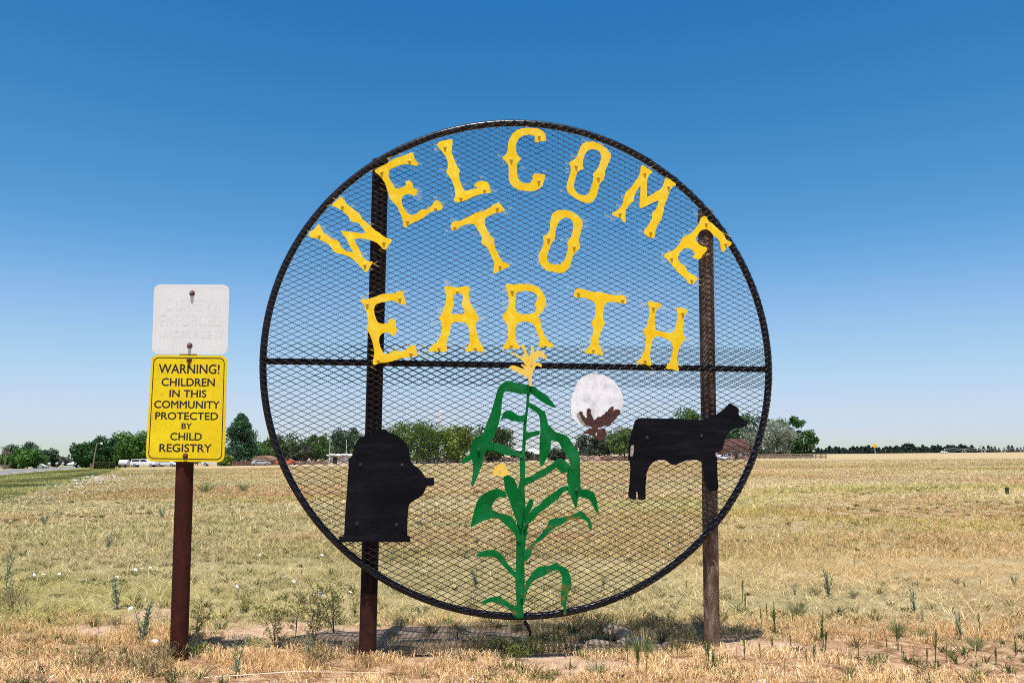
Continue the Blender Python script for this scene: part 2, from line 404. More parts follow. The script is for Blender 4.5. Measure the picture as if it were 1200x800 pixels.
def Z_(pts, ox, oy, s): return [(ox+x/s, oy+y/s) for x, y in pts]
LETTERS = [
 ('W', (350,220,7.617), [[(290,155),(372,78),(395,95),(430,145),(500,200),(540,225),(562,270),(620,320),(690,385),(770,440),(838,462),(775,552),(755,550),(700,490),(640,465),(560,450),(492,455),(530,530),(570,610),(610,655),(668,660),(640,700),(610,757),(585,745),(540,690),(470,625),(400,595),(350,588),(315,570),(270,505),(200,470),(150,450),(90,440),(90,408),(140,370),(178,318),(195,345),(215,395),(270,440),(325,470),(355,470),(380,530),(430,565),(490,578),(460,530),(425,455),(372,382),(430,390),(500,398),(560,405),(600,400),(560,345),(530,310),(465,300),(440,250),(390,205),(350,180)]],
  [(390,165),(182,430),(760,487),(592,690)]),
 ('E', (430,170,7.62), [[(65,235),(95,212),(180,165),(250,120),(330,98),(375,75),(400,68),(418,85),(425,130),(460,160),(450,185),(420,185),(370,172),(310,175),(265,195),(220,210),(192,235),(195,280),(215,330),(255,388),(290,390),(330,370),(352,355),(342,330),(360,318),(390,318),(410,345),(412,380),(440,392),(452,415),(435,452),(418,458),(400,440),(350,438),(315,465),(308,505),(325,555),(360,605),(410,625),(450,605),(485,570),(530,575),(580,540),(600,500),(625,485),(650,505),(682,555),(660,578),(610,582),(560,600),(510,645),(440,680),(390,700),(345,740),(325,720),(318,660),(290,590),(270,545),(200,480),(185,410),(160,340),(120,280)]],
  [(132,245),(380,145),(612,563),(362,678)]),
 ('L', (500,150,8.0), [[(95,160),(110,130),(165,115),(240,102),(245,130),(240,170),(232,225),(255,290),(290,370),(315,395),(300,430),(310,490),(330,550),(358,595),(420,575),(475,565),(490,560),(455,550),(445,535),(465,510),(510,495),(560,498),(585,520),(595,570),(607,600),(590,612),(540,612),(480,628),(420,650),(370,680),(310,695),(265,698),(250,675),(270,640),(262,560),(235,490),(200,440),(180,412),(195,385),(200,330),(180,270),(140,215)]],
  [(172,180),(542,583),(320,658)]),
 ('C', (575,140,8.889), [[(115,400),(160,365),(180,320),(175,270),(190,215),(225,150),(280,110),(350,90),(430,92),(500,100),(545,125),(570,165),(580,220),(560,232),(525,225),(490,240),(460,235),(455,215),(465,180),(440,168),(390,160),(335,170),(290,200),(268,250),(262,300),(270,355),(320,410),(285,445),(272,480),(275,540),(280,600),(305,640),(350,662),(390,665),(420,650),(440,620),(440,580),(455,560),(510,565),(570,572),(565,610),(545,680),(510,720),(460,742),(380,745),(300,735),(230,700),(195,650),(185,590),(190,530),(185,470),(160,440)]],
  [(215,420),(505,178),(502,640)]),
 ('O', (655,155,8.889), [[(103,315),(160,285),(195,235),(210,180),(240,125),(290,100),(360,98),(430,130),(500,175),(540,230),(540,270),(510,340),(480,400),(470,490),(425,535),(410,600),(390,670),(350,725),(300,740),(240,720),(180,690),(110,640),(82,590),(80,540),(105,470),(125,400),(120,355)],
   [(305,185),(345,178),(395,185),(430,210),(440,260),(425,330),(395,390),(352,430),(360,490),(340,550),(325,610),(300,645),(260,658),(210,645),(170,605),(155,560),(170,490),(190,420),(215,395),(262,378),(248,345),(250,290),(270,230)]],
  [(180,350),(410,475)]),
 ('M', (710,185,8.0), [[(335,62),(365,80),(440,125),(430,145),(405,155),(390,200),(385,260),(385,370),(420,350),(480,310),(525,285),(545,240),(560,188),(600,200),(668,248),(620,275),(600,310),(580,370),(555,430),(525,570),(490,620),(465,680),(455,755),(430,755),(395,740),(350,705),(370,670),(400,630),(435,570),(435,510),(465,490),(490,430),(495,395),(440,420),(390,445),(330,475),(315,460),(322,370),(325,255),(300,290),(268,350),(258,410),(225,430),(190,480),(180,540),(187,600),(165,605),(140,570),(110,555),(70,545),(50,520),(100,500),(150,450),(170,380),(185,320),(225,290),(270,230),(310,170),(325,120)]],
  [(365,145),(588,270),(132,523),(418,698)]),
 ('E', (770,245,8.421), [[(62,470),(85,435),(150,415),(200,370),(235,320),(260,270),(320,250),(370,205),(410,150),(440,80),(465,65),(490,75),(510,115),(550,140),(600,190),(660,245),(690,305),(742,330),(730,360),(690,375),(660,425),(640,420),(628,380),(625,330),(600,280),(560,262),(530,220),(490,195),(440,205),(410,240),(385,285),(390,320),(420,350),(450,372),(485,372),(495,400),(480,425),(450,450),(430,490),(400,497),(350,475),(355,458),(375,450),(365,425),(330,390),(290,380),(250,400),(215,440),(200,490),(225,535),(270,560),(295,610),(330,640),(385,665),(402,695),(370,715),(355,748),(330,745),(300,720),(260,670),(200,620),(150,560),(110,505)]],
  [(487,140),(680,342),(140,487),(338,698)]),
 ('T', (520,230,8.0), [[(65,270),(75,245),(110,228),(160,230),(210,200),(270,170),(310,150),(370,140),(420,115),(460,85),(510,60),(530,75),(572,125),(550,145),(500,155),(440,175),(395,200),(382,230),(390,280),(420,340),(440,375),(475,400),(475,450),(490,500),(520,560),(550,610),(590,625),(628,650),(590,670),(540,690),(475,725),(460,715),(470,670),(475,620),(450,570),(420,500),(390,465),(350,435),(360,395),(330,330),(285,262),(250,258),(200,265),(150,290),(95,322),(72,315)]],
  [(103,287),(500,113),(527,655)]),
 ('O', (620,235,8.421), [[(135,360),(185,325),(208,270),(210,200),(225,140),(270,100),(340,92),(410,105),(480,145),(530,200),(528,250),(510,320),(490,380),(510,465),(480,490),(440,530),(420,590),(400,660),(350,705),(310,718),(240,700),(170,690),(120,640),(95,590),(95,540),(120,480),(150,420),(140,385)],
   [(340,172),(390,170),(425,195),(440,240),(430,310),(410,370),(375,410),(385,460),(375,520),(350,590),(310,630),(260,630),(210,625),(180,590),(178,540),(200,480),(220,420),(255,385),(255,340),(270,270),(290,210)]],
  [(190,378),(445,455)]),
 ('E', (415,335,8.0), [[(58,140),(75,120),(130,122),(200,100),(250,78),(320,72),(380,68),(430,48),(460,50),(465,90),(490,165),(470,180),(420,160),(370,135),(310,145),(250,155),(200,175),(185,210),(190,260),(210,320),(235,350),(290,355),(325,345),(322,315),(350,302),(385,325),(390,380),(405,410),(390,455),(360,468),(345,450),(320,430),(270,440),(240,465),(232,520),(250,580),(275,630),(300,640),(340,625),(385,600),(430,615),(480,600),(520,570),(555,548),(580,560),(585,620),(605,640),(580,655),(520,668),(460,670),(390,695),(310,715),(240,720),(195,740),(170,735),(178,690),(190,620),(175,530),(150,460),(118,405),(130,330),(118,240),(100,190)]],
  [(123,170),(427,118),(227,695),(533,632)]),
 ('A', (495,325,8.421), [[(210,100),(235,82),(290,92),(350,100),(410,88),(455,85),(468,110),(455,170),(470,240),(510,320),(560,400),(550,420),(530,450),(530,510),(545,580),(570,640),(618,720),(600,735),(520,722),(440,735),(418,720),(450,680),(470,630),(465,540),(450,480),(430,450),(380,438),(320,438),(285,460),(275,520),(255,590),(235,650),(245,720),(230,738),(170,730),(70,732),(55,720),(90,680),(150,630),(185,560),(195,480),(180,430),(160,405),(200,340),(230,260),(238,180),(225,130)],
   [(310,165),(395,158),(400,200),(385,270),(415,320),(412,362),(340,360),(285,362),(290,330),(312,270),(300,200)]],
  [(345,140),(162,697),(522,697)]),
 ('R', (580,325,8.889), [[(105,85),(120,65),(200,75),(280,65),(370,72),(430,90),(485,130),(515,180),(535,240),(525,300),(500,350),(450,400),(475,460),(490,530),(520,610),(560,665),(610,690),(605,730),(550,728),(460,725),(455,680),(470,640),(440,580),(420,510),(380,470),(320,452),(265,465),(225,490),(212,540),(215,610),(225,680),(265,735),(240,748),(170,735),(110,750),(80,730),(110,690),(135,630),(140,560),(125,490),(75,415),(90,385),(125,340),(145,270),(140,200),(125,140)],
   [(225,160),(260,145),(330,138),(400,150),(440,190),(445,225),(412,285),(435,320),(425,355),(380,378),(300,385),(240,370),(208,335),(212,260),(215,200)]],
  [(180,140),(170,708),(525,712)]),
 ('T', (665,330,8.421), [[(55,145),(80,75),(110,62),(160,78),(220,95),(280,102),(330,100),(400,122),(470,135),(530,130),(580,150),(585,215),(560,218),(500,205),(430,195),(375,215),(360,260),(350,340),(370,425),(345,460),(325,510),(305,560),(315,630),(350,700),(345,735),(300,715),(240,712),(170,700),(165,690),(210,650),(235,590),(250,520),(255,460),(235,400),(270,350),(278,280),(275,210),(230,180),(160,155),(100,155)]],
  [(107,112),(543,180),(255,672)]),
 ('H', (740,345,8.421), [[(155,90),(170,65),(230,75),(300,92),(290,125),(250,140),(235,190),(228,260),(235,350),(290,360),(360,380),(405,375),(430,350),(445,280),(455,210),(445,150),(455,125),(510,135),(560,150),(550,175),(525,200),(515,260),(510,380),(535,435),(500,480),(470,540),(450,610),(450,670),(475,745),(460,757),(400,735),(350,735),(345,710),(380,670),(400,600),(410,530),(395,460),(350,440),(270,410),(235,415),(205,450),(195,510),(180,590),(200,690),(185,705),(120,685),(60,680),(55,665),(100,620),(130,550),(140,480),(140,410),(105,350),(145,330),(160,270),(175,200),(175,140)]],
  [(213,128),(505,182),(135,650)]),
]
def bolt_mesh(name, r, h):
    mb = MB()
    ring = lambda rr, y, n=8: [(rr*math.cos(2*math.pi*i/n), y, rr*math.sin(2*math.pi*i/n)) for i in range(n)]
    vs = ring(r*1.6, 0) + ring(r*1.6, -h*.2) + ring(r, -h*.25) + ring(r*.95, -h*.8) + ring(r*.5, -h) 
    fs = []
    for k in range(4):
        for i in range(8): fs.append((k*8+i, k*8+(i+1)%8, k*8+8+(i+1)%8, k*8+8+i))
    fs.append(tuple(32+i for i in range(8))); mb.add(vs, fs); me = mb.mesh(name); return me
BM = {}
def bolt(parent, u, v, y, mat, r=.0062, h=.008):
    key = (mat.name, r)
    if key not in BM: BM[key] = bolt_mesh('bolt', r, h); BM[key].materials.append(mat)
    o = bpy.data.objects.new('bolt', BM[key]); COL.objects.link(o); o.parent = parent; o.location = (u, y, v); o.rotation_euler = (0, random.uniform(0, 1), 0)
    return o
YL = yc-.046
OUT = []
ORDER = {0:'W of WELCOME', 1:'E, second letter of WELCOME', 2:'L of WELCOME', 3:'C of WELCOME', 4:'O of WELCOME', 5:'M of WELCOME', 6:'E, last letter of WELCOME',
         7:'T of TO', 8:'O of TO', 9:'E of EARTH', 10:'A of EARTH', 11:'R of EARTH', 12:'T of EARTH', 13:'H of EARTH'}
for i, (ch, (ox, oy, s), loops, bl) in enumerate(LETTERS):
    r = random.Random(i); tx, tz = r.uniform(-.03, .03), r.uniform(-.03, .03)
    lp = [roughen([PL(*p, YL-yc) for p in Z_(q, ox, oy, s)], .011, .0012, True, i) for q in loops]
    OUT.append(np.array([p for q in lp for p in q]))
    mb = MB(); plate(mb, lp, YL, .005, 0, tx, tz)
    flat = [p for q in lp for p in q]; cu = sum(p[0] for p in flat)/len(flat); cv = sum(p[1] for p in flat)/len(flat)
    o = mb.obj('letter', M_letter, welcome, label='yellow cut metal letter '+ORDER[i])
    for q in bl:
        u, v = PL(ox+q[0]/s, oy+q[1]/s, YL-yc)
        bolt(o, u, v, YL+tx*(v-cv)+tz*(u-cu), M_bolty, .0072, .009)

# corn plant
A_ = (535,430,6.667); B_ = (610,460,6.667); C_ = (540,530,6.667); D_ = (600,560,6.667); E_ = (540,630,7.273); F_ = (655,430,8.889); G_ = (725,465,6.154); H_ = (390,495,5.333)
def trace(pts, fr, off, seed=0, amp=.0009, step=.014): return roughen([PL(*p, off) for p in Z_(pts, *fr)], step, amp, True, seed)
stalk = [(617.4,460),(621,460),(619,479.5),(617.5,490),(616.2,514),(615.4,532),(615.7,545),(614.6,572),(616,594),(619.5,614),(616,635),(614.4,657),(615,685),(612.9,707),(613.6,723.5),(601,723.5),(605.5,707),(603.9,685),(604.6,657.5),(605,635),(606.5,600),(607.5,572),(609.7,560),(609,539),(611.5,529),(612.8,512),(613.7,490),(616.5,479.5)]
YC = yc-.040
mb = MB(); plate(mb, [roughen([PL(*p, YC-yc) for p in stalk], .02, .0008, True, 3)], YC, .004)
corn = mb.obj('corn_stalk', M_green, welcome, label='green cut metal corn stalk')
LEAVES = [
 (A_, [(590,145),(480,125),(400,105),(350,130),(318,180),(295,270),(265,370),(225,460),(205,530),(160,540),(120,590),(100,690),(60,700),(38,750),(60,758),(110,715),(128,740),(125,850),(111,923),(130,932),(163,857),(198,767),(215,690),(250,630),(262,585),(300,530),(330,440),(345,380),(355,270),(372,188),(430,195),(500,210),(560,212),(600,200)], 0),
 (B_, [(55,-58),(110,-50),(150,-15),(200,15),(240,60),(285,120),(240,108),(190,85),(130,45),(90,12),(50,5)], 1),
 (A_, [(245,590),(300,590),(370,605),(420,630),(470,665),(520,680),(520,710),(450,690),(390,690),(340,670),(290,655),(240,650)], 0),
 (A_, [(345,415),(355,380),(370,350),(400,335),(430,340),(470,370),(505,380),(535,365),(548,400),(520,430),(480,425),(430,420),(390,400),(365,405)], 0),
 (B_, [(60,70),(110,95),(155,125),(190,150),(205,200),(215,250),(250,280),(280,310),(340,325),(375,345),(400,390),(450,450),(465,520),(468,620),(468,750),(400,745),(370,720),(362,650),(370,600),(390,560),(370,500),(320,430),(300,385),(240,370),(235,430),(215,490),(185,550),(165,580),(150,560),(145,480),(148,420),(150,350),(155,290),(150,200),(140,165),(100,140),(65,115)], 0),
 (D_, [(425,60),(535,60),(545,92),(590,85),(640,110),(665,180),(680,275),(655,262),(635,220),(610,170),(560,152),(518,145),(515,180),(500,242),(485,210),(465,150),(440,110),(425,85)], 1),
 (B_, [(30,310),(80,305),(150,295),(150,330),(100,340),(60,360),(30,385)], 0),
 (B_, [(35,660),(90,650),(130,615),(190,590),(240,555),(290,515),(320,510),(350,530),(385,565),(370,625),(330,628),(295,600),(280,585),(220,625),(170,660),(110,685),(60,715),(30,735)], 0),
 (D_, [(95,260),(115,215),(130,170),(150,160),(170,175),(160,220),(130,280),(100,330)], 0),
 (D_, [(105,320),(160,240),(220,200),(270,150),(330,110),(390,65),(430,58),(440,90),(400,110),(370,150),(320,190),(260,240),(200,280),(180,320),(120,360),(105,390)], 0),
 (D_, [(95,640),(90,580),(130,530),(180,490),(215,450),(260,390),(300,320),(370,310),(430,295),(490,280),(545,252),(580,290),(615,330),(632,360),(620,400),(608,420),(600,370),(580,330),(550,320),(500,315),(440,325),(390,360),(330,390),(280,430),(250,470),(190,510),(155,550),(150,600),(110,650)], 2),
 (E_, [(528,580),(545,400),(580,340),(620,280),(670,240),(730,240),(780,225),(815,198),(850,235),(910,260),(930,310),(945,380),(940,430),(915,470),(900,530),(895,590),(905,640),(885,660),(875,640),(880,600),(858,560),(850,500),(860,420),(865,330),(840,280),(800,270),(750,300),(690,330),(640,350),(600,385),(570,440),(560,490),(540,560)], 2),
 (E_, [(125,150),(160,120),(210,105),(280,98),(330,120),(370,160),(400,220),(440,260),(475,300),(475,350),(430,310),(390,270),(350,225),(310,175),(260,155),(200,162),(150,160)], 1),
 (E_, [(165,550),(200,530),(250,505),(310,495),(335,490),(360,520),(410,550),(455,585),(480,600),(480,680),(440,640),(400,590),(340,565),(290,545),(230,550),(190,575)], 2),
 (C_, [(75,590),(85,540),(105,450),(130,370),(180,320),(240,290),(300,280),(350,310),(360,350),(300,345),(260,380),(240,430),(250,455),(290,470),(350,480),(400,500),(440,560),(460,620),(470,700),(440,700),(420,640),(380,590),(330,550),(300,510),(240,515),(180,530),(120,560)], 0),
]
for i, (fr, pts, k) in enumerate(LEAVES):
    mb = MB(); off = -.0425-.0018*(i % 4)
    plate(mb, [trace(pts, fr, off, i)], yc+off, .0015); mb.obj('leaf', [M_green, M_green, M_greenworn][k], corn)
mb = MB(); plate(mb, [trace([(330,190),(370,175),(400,190),(430,230),(450,290),(480,370),(495,440),(470,600),(450,560),(420,500),(400,430),(370,350),(345,290),(340,240)], C_, -.051, 5)], yc-.051, .0015)
mb.obj('corn_ear', M_green, corn)
sil = [(355,182),(378,160),(357,120),(346,90),(320,78),(303,98),(286,88),(280,112),(260,110),(266,132),(244,136),(258,153),(236,165),(262,170),(242,184),(290,180),(330,190)]
mb = MB(); plate(mb, [trace(sil, C_, -.053, 6, .0006)], yc-.053, .0015); mb.obj('corn_silk', M_cream, corn)
tas = [(340,655),(335,550),(240,495),(150,450),(65,405),(120,370),(200,395),(290,440),(262,400),(230,372),(255,358),(305,388),(250,310),(180,258),(90,213),(100,198),(190,235),(248,268),(262,228),(292,235),(268,180),(225,110),(255,85),(288,120),(312,190),(328,262),(362,230),(368,130),(390,115),(412,140),(406,215),(450,172),(500,182),(550,220),(598,300),(570,300),(510,255),(450,285),(425,318),(440,342),(475,338),(515,365),(512,402),(480,395),(450,378),(422,400),(392,470),(375,540),(385,655)]
mb = MB(); plate(mb, [trace(tas, (590,395,11.43), -.054, 7, .0005, .01)], yc-.054, .003); tass = mb.obj('corn_tassel', M_cream, corn)
for p in [(561,526),(675.5,573),(614.5,614.5),(611,696)]:
    u, v = PL(*p, -.05); bolt(corn, u, v, yc-.05, M_boltg)
# cotton boll, slightly domed white plate and brown husk
mb = MB(); plate(mb, [trace([(120,400),(130,330),(155,250),(190,160),(250,100),(330,65),(420,72),(510,98),(580,150),(630,220),(665,300),(675,370),(660,430),(620,500),(560,555),(470,600),(350,618),(280,612),(210,600),(165,560),(130,500)], F_, -.044, 8)], yc-.044, .004)
cot = mb.obj('cotton_boll', M_white, welcome, label='white painted cut metal cotton boll')
mb = MB(); plate(mb, [trace([(208,478),(222,460),(246,462),(256,500),(280,530),(298,520),(290,470),(292,436),(322,430),(336,450),(332,482),(350,520),(372,552),(396,530),(412,512),(440,515),(486,474),(520,440),(558,402),(572,412),(566,462),(580,440),(606,440),(640,448),(636,490),(610,520),(580,548),(540,600),(500,612),(440,622),(400,634),(350,630),(300,612),(262,575),(236,530)], F_, -.048, 9, .0028, .008)], yc-.048, .003)
plate(mb, [trace([(245,700),(290,650),(325,640),(350,650),(345,620),(410,620),(405,650),(430,640),(490,640),(485,670),(500,690),(480,740),(430,770),(380,730),(405,690),(385,680),(368,740),(350,700),(330,720),(300,690)], F_, -.048, 10, .0022, .008)], yc-.0475, .003)
mb.obj('husk', M_husk, cot)
mb = MB(); plate(mb, [trace([(180,490),(205,470),(235,530),(290,600),(265,605),(225,570)], F_, -.0465, 11, .001, .01)], yc-.0465, .001); mb.obj('bare_patch', painted('bare_primer', (.25,.24,.15), (.42,.40,.28), (.12,.10,.06), 60), cot)
# cattle silhouette
mb = MB(); plate(mb, [trace([(120,165),(150,150),(300,155),(400,155),(520,162),(600,165),(660,150),(700,130),(740,100),(780,70),(800,42),(850,70),(868,85),(865,130),(900,160),(938,190),(910,215),(840,225),(800,250),(770,300),(750,370),(720,400),(710,430),(712,560),(722,650),(712,672),(655,680),(640,660),(625,600),(610,520),(600,470),(570,455),(500,455),(450,470),(405,494),(370,480),(340,455),(280,455),(240,475),(215,510),(200,560),(195,650),(195,740),(142,742),(137,680),(125,680),(125,745),(75,730),(70,700),(80,600),(85,520),(80,465),(68,455),(75,350),(80,300),(110,200)], G_, -.044, 12, .0006)], yc-.044, .005)
cow = mb.obj('cattle_silhouette', M_black, welcome, label='black cut metal silhouette of a steer')
for p in ((205,292),(597,278)):
    u, v = PL(G_[0]+p[0]/G_[2], G_[1]+p[1]/G_[2], -.044); bolt(cow, u, v, yc-.044, M_boltk, .0068)
M_bare = painted('bare_steel', (.22,.17,.13), (.42,.35,.29), None, 60)
for q in ([(88,350),(112,345),(108,400),(98,430),(82,425)], [(698,398),(715,402),(714,428),(700,428)]):
    mb = MB(); plate(mb, [trace(q, G_, -.0452, 13, .0006, .01)], yc-.0452, .001); mb.obj('bare_patch', M_bare, cow)
mb = MB(); plate(mb, [trace([(97,240),(102,222),(120,210),(130,150),(160,100),(210,75),(250,62),(285,42),(330,38),(350,62),(400,75),(450,120),(475,160),(485,240),(510,270),(550,295),(580,345),(632,342),(635,392),(585,395),(570,440),(540,470),(500,490),(475,515),(468,600),(465,705),(485,710),(485,745),(40,745),(38,712),(70,708),(78,560),(90,400),(98,270)], H_, -.044, 14, .0006)], yc-.044, .005)
hyd = mb.obj('spouted_silhouette', M_black, welcome, label='black cut metal plate with domed top and short side spout')
for p in ((172,262),(433,265),(152,630),(398,638)):
    u, v = PL(H_[0]+p[0]/H_[2], H_[1]+p[1]/H_[2], -.044); bolt(hyd, u, v, yc-.044, M_boltk, .0068)

# expanded metal sheets
LW, SW = .0722, .0352
PIV = PL(310, 424)[1]-(CV-AV-.012)
def sheet(yoff, keep, rot, ph, seed):
    r = np.random.default_rng(seed); segs = []
    cr, sr = math.cos(rot), math.sin(rot)
    au, av = AU+.013, AV+.012
    ins = lambda p: ((p[0]-CU)/au)**2+((p[1]-CV)/av)**2 <= 1
    NI = int(2*au/(LW/2))+10; NJ = int(2*av/(SW/2))+14
    P0 = {}
    for i in range(-4, NI):
        for j in range(-6, NJ):
            if (i+j) % 2: continue
            x = i*LW/2+ph[0]; y = j*SW/2+ph[1]
            x += r.normal(0, .0005); y += r.normal(0, .0004)
            y -= PIV; P0[i, j] = (CU-au + x*cr-y*sr, CV-av+PIV + x*sr+y*cr)
    for (i, j), p in P0.items():
        for di in (1, -1):
            q = P0.get((i+di, j+1))
            if q is None: continue
            a, b = ins(p), ins(q)
            if not (a or b): continue
            p_, q_ = p, q
            if a != b:
                lo, hi = (p, q) if a else (q, p)
                for _ in range(8):
                    m_ = ((lo[0]+hi[0])/2, (lo[1]+hi[1])/2)
                    if ins(m_): lo = m_
                    else: hi = m_
                p_, q_ = (p, lo) if a else (lo, q)
            mid = ((p_[0]+q_[0])/2, (p_[1]+q_[1])/2)
            if keep(mid): segs.append((p_, q_, di))
    return segs
def edge_v(pl, pr):
    a, b = PL(*pl), PL(*pr)
    return lambda u: a[1]+(b[1]-a[1])*(u-a[0])/(b[0]-a[0])
up_lo = edge_v((310, 449), (900, 455)); lo_hi = edge_v((310, 401), (900, 408))
def build_sheet(segs, y, seed):
    r = np.random.default_rng(seed); n = len(segs)
    Pp = np.array([s[0] for s in segs]); Q = np.array([s[1] for s in segs]); di = np.array([s[2] for s in segs])
    d = Q-Pp; ln = np.hypot(d[:,0], d[:,1])[:,None]+1e-9; d = d/ln; pn = np.stack([-d[:,1], d[:,0]], 1)
    Pp = Pp-d*.0018; Q = Q+d*.0018
    w = .0018*(1+r.normal(0, .06, n))[:,None]; dep = .0022
    # each strand is a flat ribbon tipped forward: high edge back, low edge forward
    tip = .0018
    yA = y + np.where(di > 0, .0008, -.0008)
    vs = np.zeros((n, 8, 3))
    for k, (e, sgn) in enumerate(((Pp, 1), (Pp, -1), (Q, -1), (Q, 1))):
        uv = e+pn*w*sgn*np.where((pn[:,1:2] > 0), 1, 1)
        up = (sgn*np.sign(pn[:,1]))
        vs[:, k, 0] = uv[:,0]; vs[:, k, 2] = uv[:,1]; vs[:, k, 1] = yA + up*tip*.5 - dep*.4
        vs[:, k+4, 0] = uv[:,0]; vs[:, k+4, 2] = uv[:,1]; vs[:, k+4, 1] = yA + up*tip*.5 + dep*.4
    base = (np.arange(n)*8)[:,None]
    q = [(0,1,2,3),(7,6,5,4),(0,3,7,4),(1,5,6,2)]
    Fc = np.concatenate([base+np.array(f)[None] for f in q])
    me = np_mesh('mesh_sheet', vs.reshape(-1, 3), Fc)
    mid = (Pp+Q)/2; near = np.full(n, 9.0)
    for o_ in OUT:
        m_ = (np.abs(mid[:,0]-o_[:,0].mean()) < .4) & (np.abs(mid[:,1]-o_[:,1].mean()) < .4)
        if m_.any():
            dd = np.sqrt(((mid[m_][:,None]-o_[None])**2).sum(2)).min(1); near[m_] = np.minimum(near[m_], dd)
    yel = (near < .016+.014*r.random(n)) & (r.random(n) < .25) | ((near < .05) & (r.random(n) < .015))
    me.materials.append(M_strand); me.materials.append(M_over)
    me.polygons.foreach_set('material_index', np.tile(yel.astype(np.int32), 4))
    return me
s1 = sheet(0, lambda m_: m_[1] > up_lo(m_[0]), -.0010, (0, .004), 1)
s2 = sheet(0, lambda m_: m_[1] < lo_hi(m_[0]), .0034, (.0016, .0030), 2)
link('mesh_sheet', build_sheet(s1, yc-.0275, 3), welcome, None, kind='stuff', label='upper sheet of black expanded metal mesh')
link('mesh_sheet', build_sheet(s2, yc-.0330, 4), welcome, None, kind='stuff', label='lower sheet of black expanded metal mesh')

# ------------------------------------------------------------------ the small signs on their own post
GS = ghit(209.5, 772); GS.z = 0
DS = GS.y
def PS(px, py, off=0.0):
    d = ray(px, py); tt = (DS+off)/d.y; return (d.x*tt-GS.x, CH+d.z*tt)
warn = thing('sign_post', GS, 'rust brown pipe post carrying a faded white sign above a yellow warning sign', 'sign')
b0_ = PS(209.3, 772); t0_ = PS(223.3, 338)
mb = MB(); mb.tube([(b0_[0]+(t0_[0]-b0_[0])*(z/t0_[1]), 0, z) for z in np.linspace(-.25, t0_[1], 12)], .0505, 20)
o = mb.obj('post', M_postS, warn); autosmooth(o)
def rounded_quad(TL, TR, BR, BL, rad, n=7):
    q = [Vector(p) for p in (TL, TR, BR, BL)]; out = []
    for i in range(4):
        p = q[i]; a = (q[i-1]-p).normalized(); b = (q[(i+1)%4]-p).normalized()
        c_ = p+a*rad+b*rad
        for k in range(n+1):
            th = math.pi/2*k/n; out.append(tuple(c_ - b*rad*math.cos(th) - a*rad*math.sin(th)))
    return out
def inset_quad(Q, d):
    c_ = [sum(p[i] for p in Q)/4 for i in (0, 1)]
    w_ = abs(Q[1][0]-Q[0][0])/2; h_ = abs(Q[0][1]-Q[3][1])/2
    return [(c_[0]+(p[0]-c_[0])*(1-d/w_), c_[1]+(p[1]-c_[1])*(1-d/h_)) for p in Q]
# yellow panel
YO = -.060
QY = [PS(*p, YO) for p in ((177.5,415.5),(266.3,416.5),(262.8,541.5),(170.5,540))]
M_panelY = P('yellow_sheeting', (.80,.55,.005), .4, .2)
n1 = N(M_panelY, 'ShaderNodeTexVoronoi', feature='DISTANCE_TO_EDGE'); n1.inputs['Scale'].default_value = 34
tc_ = N(M_panelY, 'ShaderNodeTexCoord')
nd = N(M_panelY, 'ShaderNodeTexNoise'); nd.inputs['Scale'].default_value = 22; L(M_panelY, tc_.outputs['Object'], nd.inputs['Vector'])
va = N(M_panelY, 'ShaderNodeVectorMath', operation='ADD'); vm = N(M_panelY, 'ShaderNodeVectorMath', operation='SCALE'); vm.inputs['Scale'].default_value = .05
L(M_panelY, nd.outputs['Color'], vm.inputs[0]); L(M_panelY, tc_.outputs['Object'], va.inputs[0]); L(M_panelY, vm.outputs[0], va.inputs[1]); L(M_panelY, va.outputs[0], n1.inputs['Vector'])
crk = ramp(M_panelY, n1.outputs['Distance'], [(.0,(1,1,1)),(.045,(0,0,0))])
brk = ramp(M_panelY, noise(M_panelY, 8, 3), BW(.36,.5))
colY = ramp(M_panelY, noise(M_panelY, 6, 4), [(.3,(.80,.56,.004)),(.7,(.88,.70,.010))])
colY = mix(M_panelY, math_(M_panelY, 'MULTIPLY', math_(M_panelY, 'MULTIPLY', crk, brk), .5), colY, (.36,.20,.01))
# rust run below the top bolt
ub, vb = PS(221.8, 421, YO)
sp = N(M_panelY, 'ShaderNodeSeparateXYZ'); L(M_panelY, tc_.outputs['Object'], sp.inputs[0])
dx = math_(M_panelY, 'ABSOLUTE', math_(M_panelY, 'ADD', sp.outputs[0], math_(M_panelY, 'ADD', -ub+.012, math_(M_panelY, 'MULTIPLY', noise(M_panelY, 40, 3), -.024))))
mx = N(M_panelY, 'ShaderNodeMapRange'); L(M_panelY, dx, mx.inputs[0]); mx.inputs[1].default_value = .011; mx.inputs[2].default_value = .002; mx.inputs[3].default_value = 0; mx.inputs[4].default_value = 1
mz = N(M_panelY, 'ShaderNodeMapRange'); L(M_panelY, sp.outputs[2], mz.inputs[0]); mz.inputs[1].default_value = vb-.10; mz.inputs[2].default_value = vb-.03; mz.inputs[3].default_value = 0; mz.inputs[4].default_value = 1
mz2 = N(M_panelY, 'ShaderNodeMapRange'); L(M_panelY, sp.outputs[2], mz2.inputs[0]); mz2.inputs[1].default_value = vb+.005; mz2.inputs[2].default_value = vb-.005; mz2.inputs[3].default_value = 0; mz2.inputs[4].default_value = 1
rm = math_(M_panelY, 'MULTIPLY', math_(M_panelY, 'MULTIPLY', mx.outputs[0], mz.outputs[0]), math_(M_panelY, 'MULTIPLY', mz2.outputs[0], .85))
colY = mix(M_panelY, rm, colY, (.22,.06,.012)); setc(M_panelY, colY)
mb = MB(); plate(mb, [rounded_quad(*QY, .040)], YO, .0025); pY = mb.obj('sign_panel', M_panelY, warn, label='yellow warning panel about children')
M_ink = P('black_print', (.022,.016,.010), .45, .4)
q1 = inset_quad(QY, .014); q2 = inset_quad(QY, .019)
